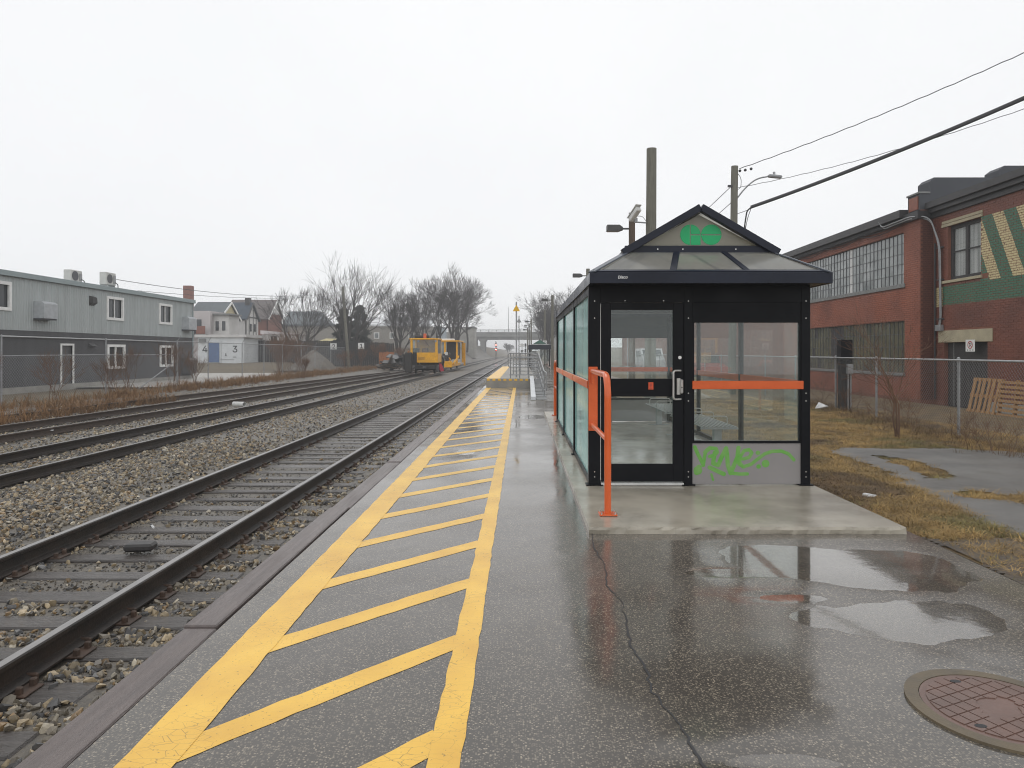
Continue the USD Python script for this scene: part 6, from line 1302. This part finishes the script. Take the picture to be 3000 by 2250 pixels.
# shrubs along the left fence
SHL = [(-17.6, 25.5, 2.0), (-17.3, 28.5, 1.7), (-17.9, 31, 2.3), (-17.0, 33.5, 2.6), (-17.4, 36.5, 1.9), (-18.2, 22.5, 2.2), (-19.6, 55, 3.2), (-20.2, 57.5, 3.8), (-20.6, 60.5, 4.2), (-20.3, 62.5, 3.0), (-24.2, 69, 2.2), (-18.6, 72, 2.2), (-18.2, 77, 2.6), (-16.6, 81, 3.2), (-17.9, 84, 3.4), (-15.2, 84, 2.8), (-14.4, 80, 2.0), (-13.6, 86, 2.6), (-16, 50, 1.6)]
where = ['in front of the grey building left of its lower window', 'small, below the left lower window of the grey building', 'below the left lower window frame of the grey building', 'reddish and tall between the two lower windows of the grey building', 'by the corner brace of the tall fence', 'at the far left of the fence', 'left of the thicket by the concrete yard', 'in the thicket in front of the dark fence', 'tallest of the thicket in front of the dark fence', 'right of the thicket by the dirt pile', 'at the left foot of the dirt pile', 'at the right foot of the dirt pile', 'under the number one sign', 'between the dark fence and the junk heap', 'behind the number one sign', 'behind the junk heap', 'right behind the junk heap near the orange boards', 'left behind the yellow cab machine', 'alone beside the siding by the yard']
for k, (x, y, h) in enumerate(SHL):
    bare_tree('bare_shrub', 'leafless reddish shrub ' + where[k], (x, y, -.2), 200 + k, h, cat='shrub', group=None, m2='twig_red', stems=9 if h < 2.8 else 14, spread=.32, fork=.5, levels=3, r0=.013, minr=.004 if y < 40 else .007, side=.45, thick_sides=4, wide=1.0, scatter=.22, up=.08)
SHR = [(8.55, 15.2, .9, 'low brown bush at the foot of the fence left of its thick post'), (8.9, 16.6, .8, 'low brown bush at the fence behind the young tree'), (9.2, 19.3, .9, 'low brown bush beside the black meter post'), (8.2, 12.4, .75, 'low brown bush right of the thick fence post'), (7.9, 11.3, .7, 'low brown bush at the right frame edge by the fence'), (9.9, 22.5, 1.0, 'brown bush behind the black meter post')]
for k, (x, y, h, lb) in enumerate(SHR): bare_tree('brown_bush', lb, (x, y, -.1), 300 + k, h, cat='shrub', m2='twig_red', stems=10, spread=.5, fork=.5, levels=2, r0=.005, minr=.002, side=.6, thick_sides=4, wide=1.2, scatter=.14)
bare_tree('young_tree', 'young leafless tree with two thin rising stems in front of the fence', (7.55, 13.7, -.08), 402, 2.75, cat='tree', m2='twig_red', stems=3, spread=.33, fork=.42, levels=5, r0=.026, minr=.0026, side=.55, wide=1.1, up=.07, kids=(1, 2, 2))
# dry weeds
def tuft(n, h, lean, w, seed, flat=False):
    r = np.random.default_rng(seed); m = MB()
    for k in range(n):
        a = r.random() * 6.283; b = r.normal(size=2) * (.03 if flat else .05); L = h * (.6 + .6 * r.random()); ln = lean * (.5 + r.random())
        p0 = np.array([b[0], b[1], 0]); d = np.array([math.cos(a), math.sin(a), 0]); sd = np.array([-d[1], d[0], 0]) * w
        p1 = p0 + d * L * ln * .45 + [0, 0, L * .6 * (1 - .4 * ln)]; p2 = p0 + d * L * ln + [0, 0, L * (1 - .75 * ln)]
        m.add([p0 - sd, p0 + sd, p1 + sd * .8, p1 - sd * .8, p2], [[0, 1, 2], [0, 2, 3], [3, 2, 4]])
    return m
wp = [(tuft(15, (.22, .34, .5, .3, .62)[k], .5, .005, 500 + k), 'weed', False) for k in range(5)]
n = 5200; Yw = 16 + 70 * rng.random(n) ** 1.2; Xw = -17.3 + rng.normal(size=n) * 1.0 - .02 * (Yw - 16) * .5; wq = fb(Xw, Yw, .35, 3, 77) + .28 * (np.abs(Xw + 16.7) < .8)
k2 = (rng.random(n) < .10 + 2.6 * wq - .25 * (Yw < 38) + .5 * np.exp(-((Yw - 24.5) / 1.6) ** 2) + .4 * np.exp(-((Yw - 35) / 1.5) ** 2)); Xw, Yw = Xw[k2], Yw[k2]
Xe = -13.6 - 1.6 * rng.random(500); Ye = 13 + 14 * rng.random(500) ** .8; Xw, Yw = np.concatenate([Xw, Xe]), np.concatenate([Yw, Ye])
sw = (.45 + .9 * rng.random(len(Xw)))[:, None] * np.array([1.2, 1.2, 1.0])
instancer('dry_weeds', wp, np.column_stack([Xw, Yw, h_left(Xw, Yw)]), rng.integers(0, 5, len(Xw)), rquat(len(Xw), False), sw, 'dry orange brown weeds along the left fence and siding', 'weeds')
wp2 = [(tuft(14, .24, .9, .003, 520 + k), 'weed_brown', False) for k in range(4)]
nv = 480; Xv = rng.normal(size=nv) * .35; Yv = 11 + 14 * rng.random(nv); Xv = fx(Yv) - .15 + Xv
instancer('fence_weeds', wp2, np.column_stack([Xv, Yv, h_right(Xv, Yv)]), rng.integers(0, 4, nv), rquat(nv, False), (.5 + .9 * rng.random(nv))[:, None] * np.ones(3), 'dry brown weeds at the foot of the right fence', 'weeds')
# matted winter grass of the verge
gp = [(tuft(30, (.07, .10, .085, .14, .06, .08, .10, .11, .07)[k], (1.05, 1, 1.1, .75, 1.1, 1, .9, .8, 1.1)[k], .0014, 540 + k, True), ('grass_dry', 'grass_dry', 'grass_dry', 'grass_dry', 'grass_brown', 'grass_green', 'grass_green', 'grass_brown', 'grass_brown')[k], False) for k in range(9)]
n = 34000; Yg2 = 4.2 + 20 * rng.random(n) ** 1.35; Xg2 = 3.52 + (6.6 * rng.random(n)) * np.clip(Yg2 / 11, .55, 1)
inlot = shapely.contains_xy(LOTN.buffer(-.04), Xg2, Yg2); inmud = shapely.contains_xy(MUD, Xg2, Yg2)
kp = ~inlot & (~inmud | (rng.random(n) < .18)) & (rng.random(n) < .95 + 1.4 * fb(Xg2, Yg2, .9, 3, 88)) & ~((Yg2 < 6.3) & (Xg2 < 3.62))
Xg2, Yg2 = Xg2[kp], Yg2[kp]; ga = fb(Xg2, Yg2, .7, 3, 91) + .12 * (Yg2 < 7); gi = np.where(ga > .09, rng.integers(4, 7, len(Xg2)), np.where(ga < -.13, rng.integers(7, 9, len(Xg2)), rng.integers(0, 5, len(Xg2)))); gi = np.where(rng.random(len(Xg2)) < .12, rng.integers(0, 9, len(Xg2)), gi)
gs = (.6 + .8 * rng.random(len(Xg2)))[:, None] * np.array([1.3, 1.3, .75])
instancer('winter_grass', gp, np.column_stack([Xg2, Yg2, h_right(Xg2, Yg2) - .004]), gi, rquat(len(Xg2), False), gs, 'matted yellow brown winter grass on the verge right of the shelter', 'grass')

# ================================================================== fog
gmat_h = usdkit.material(stage, '/World/Looks/fog', {'v': ('principled_volume', {'color': (.97, .975, .985), 'density': .0013, 'anisotropy': .5})}, [], volume='v.volume')
hz = MB().box((-1150, -60, -3.0), (1150, 1550, 20.5)); p = usdkit.mesh(stage, '/World/haze', (hz.verts(), hz.faces()), gmat_h).GetPrim()
tag(p, 'thin rainy haze filling the air over the tracks', 'haze', None, 'stuff')
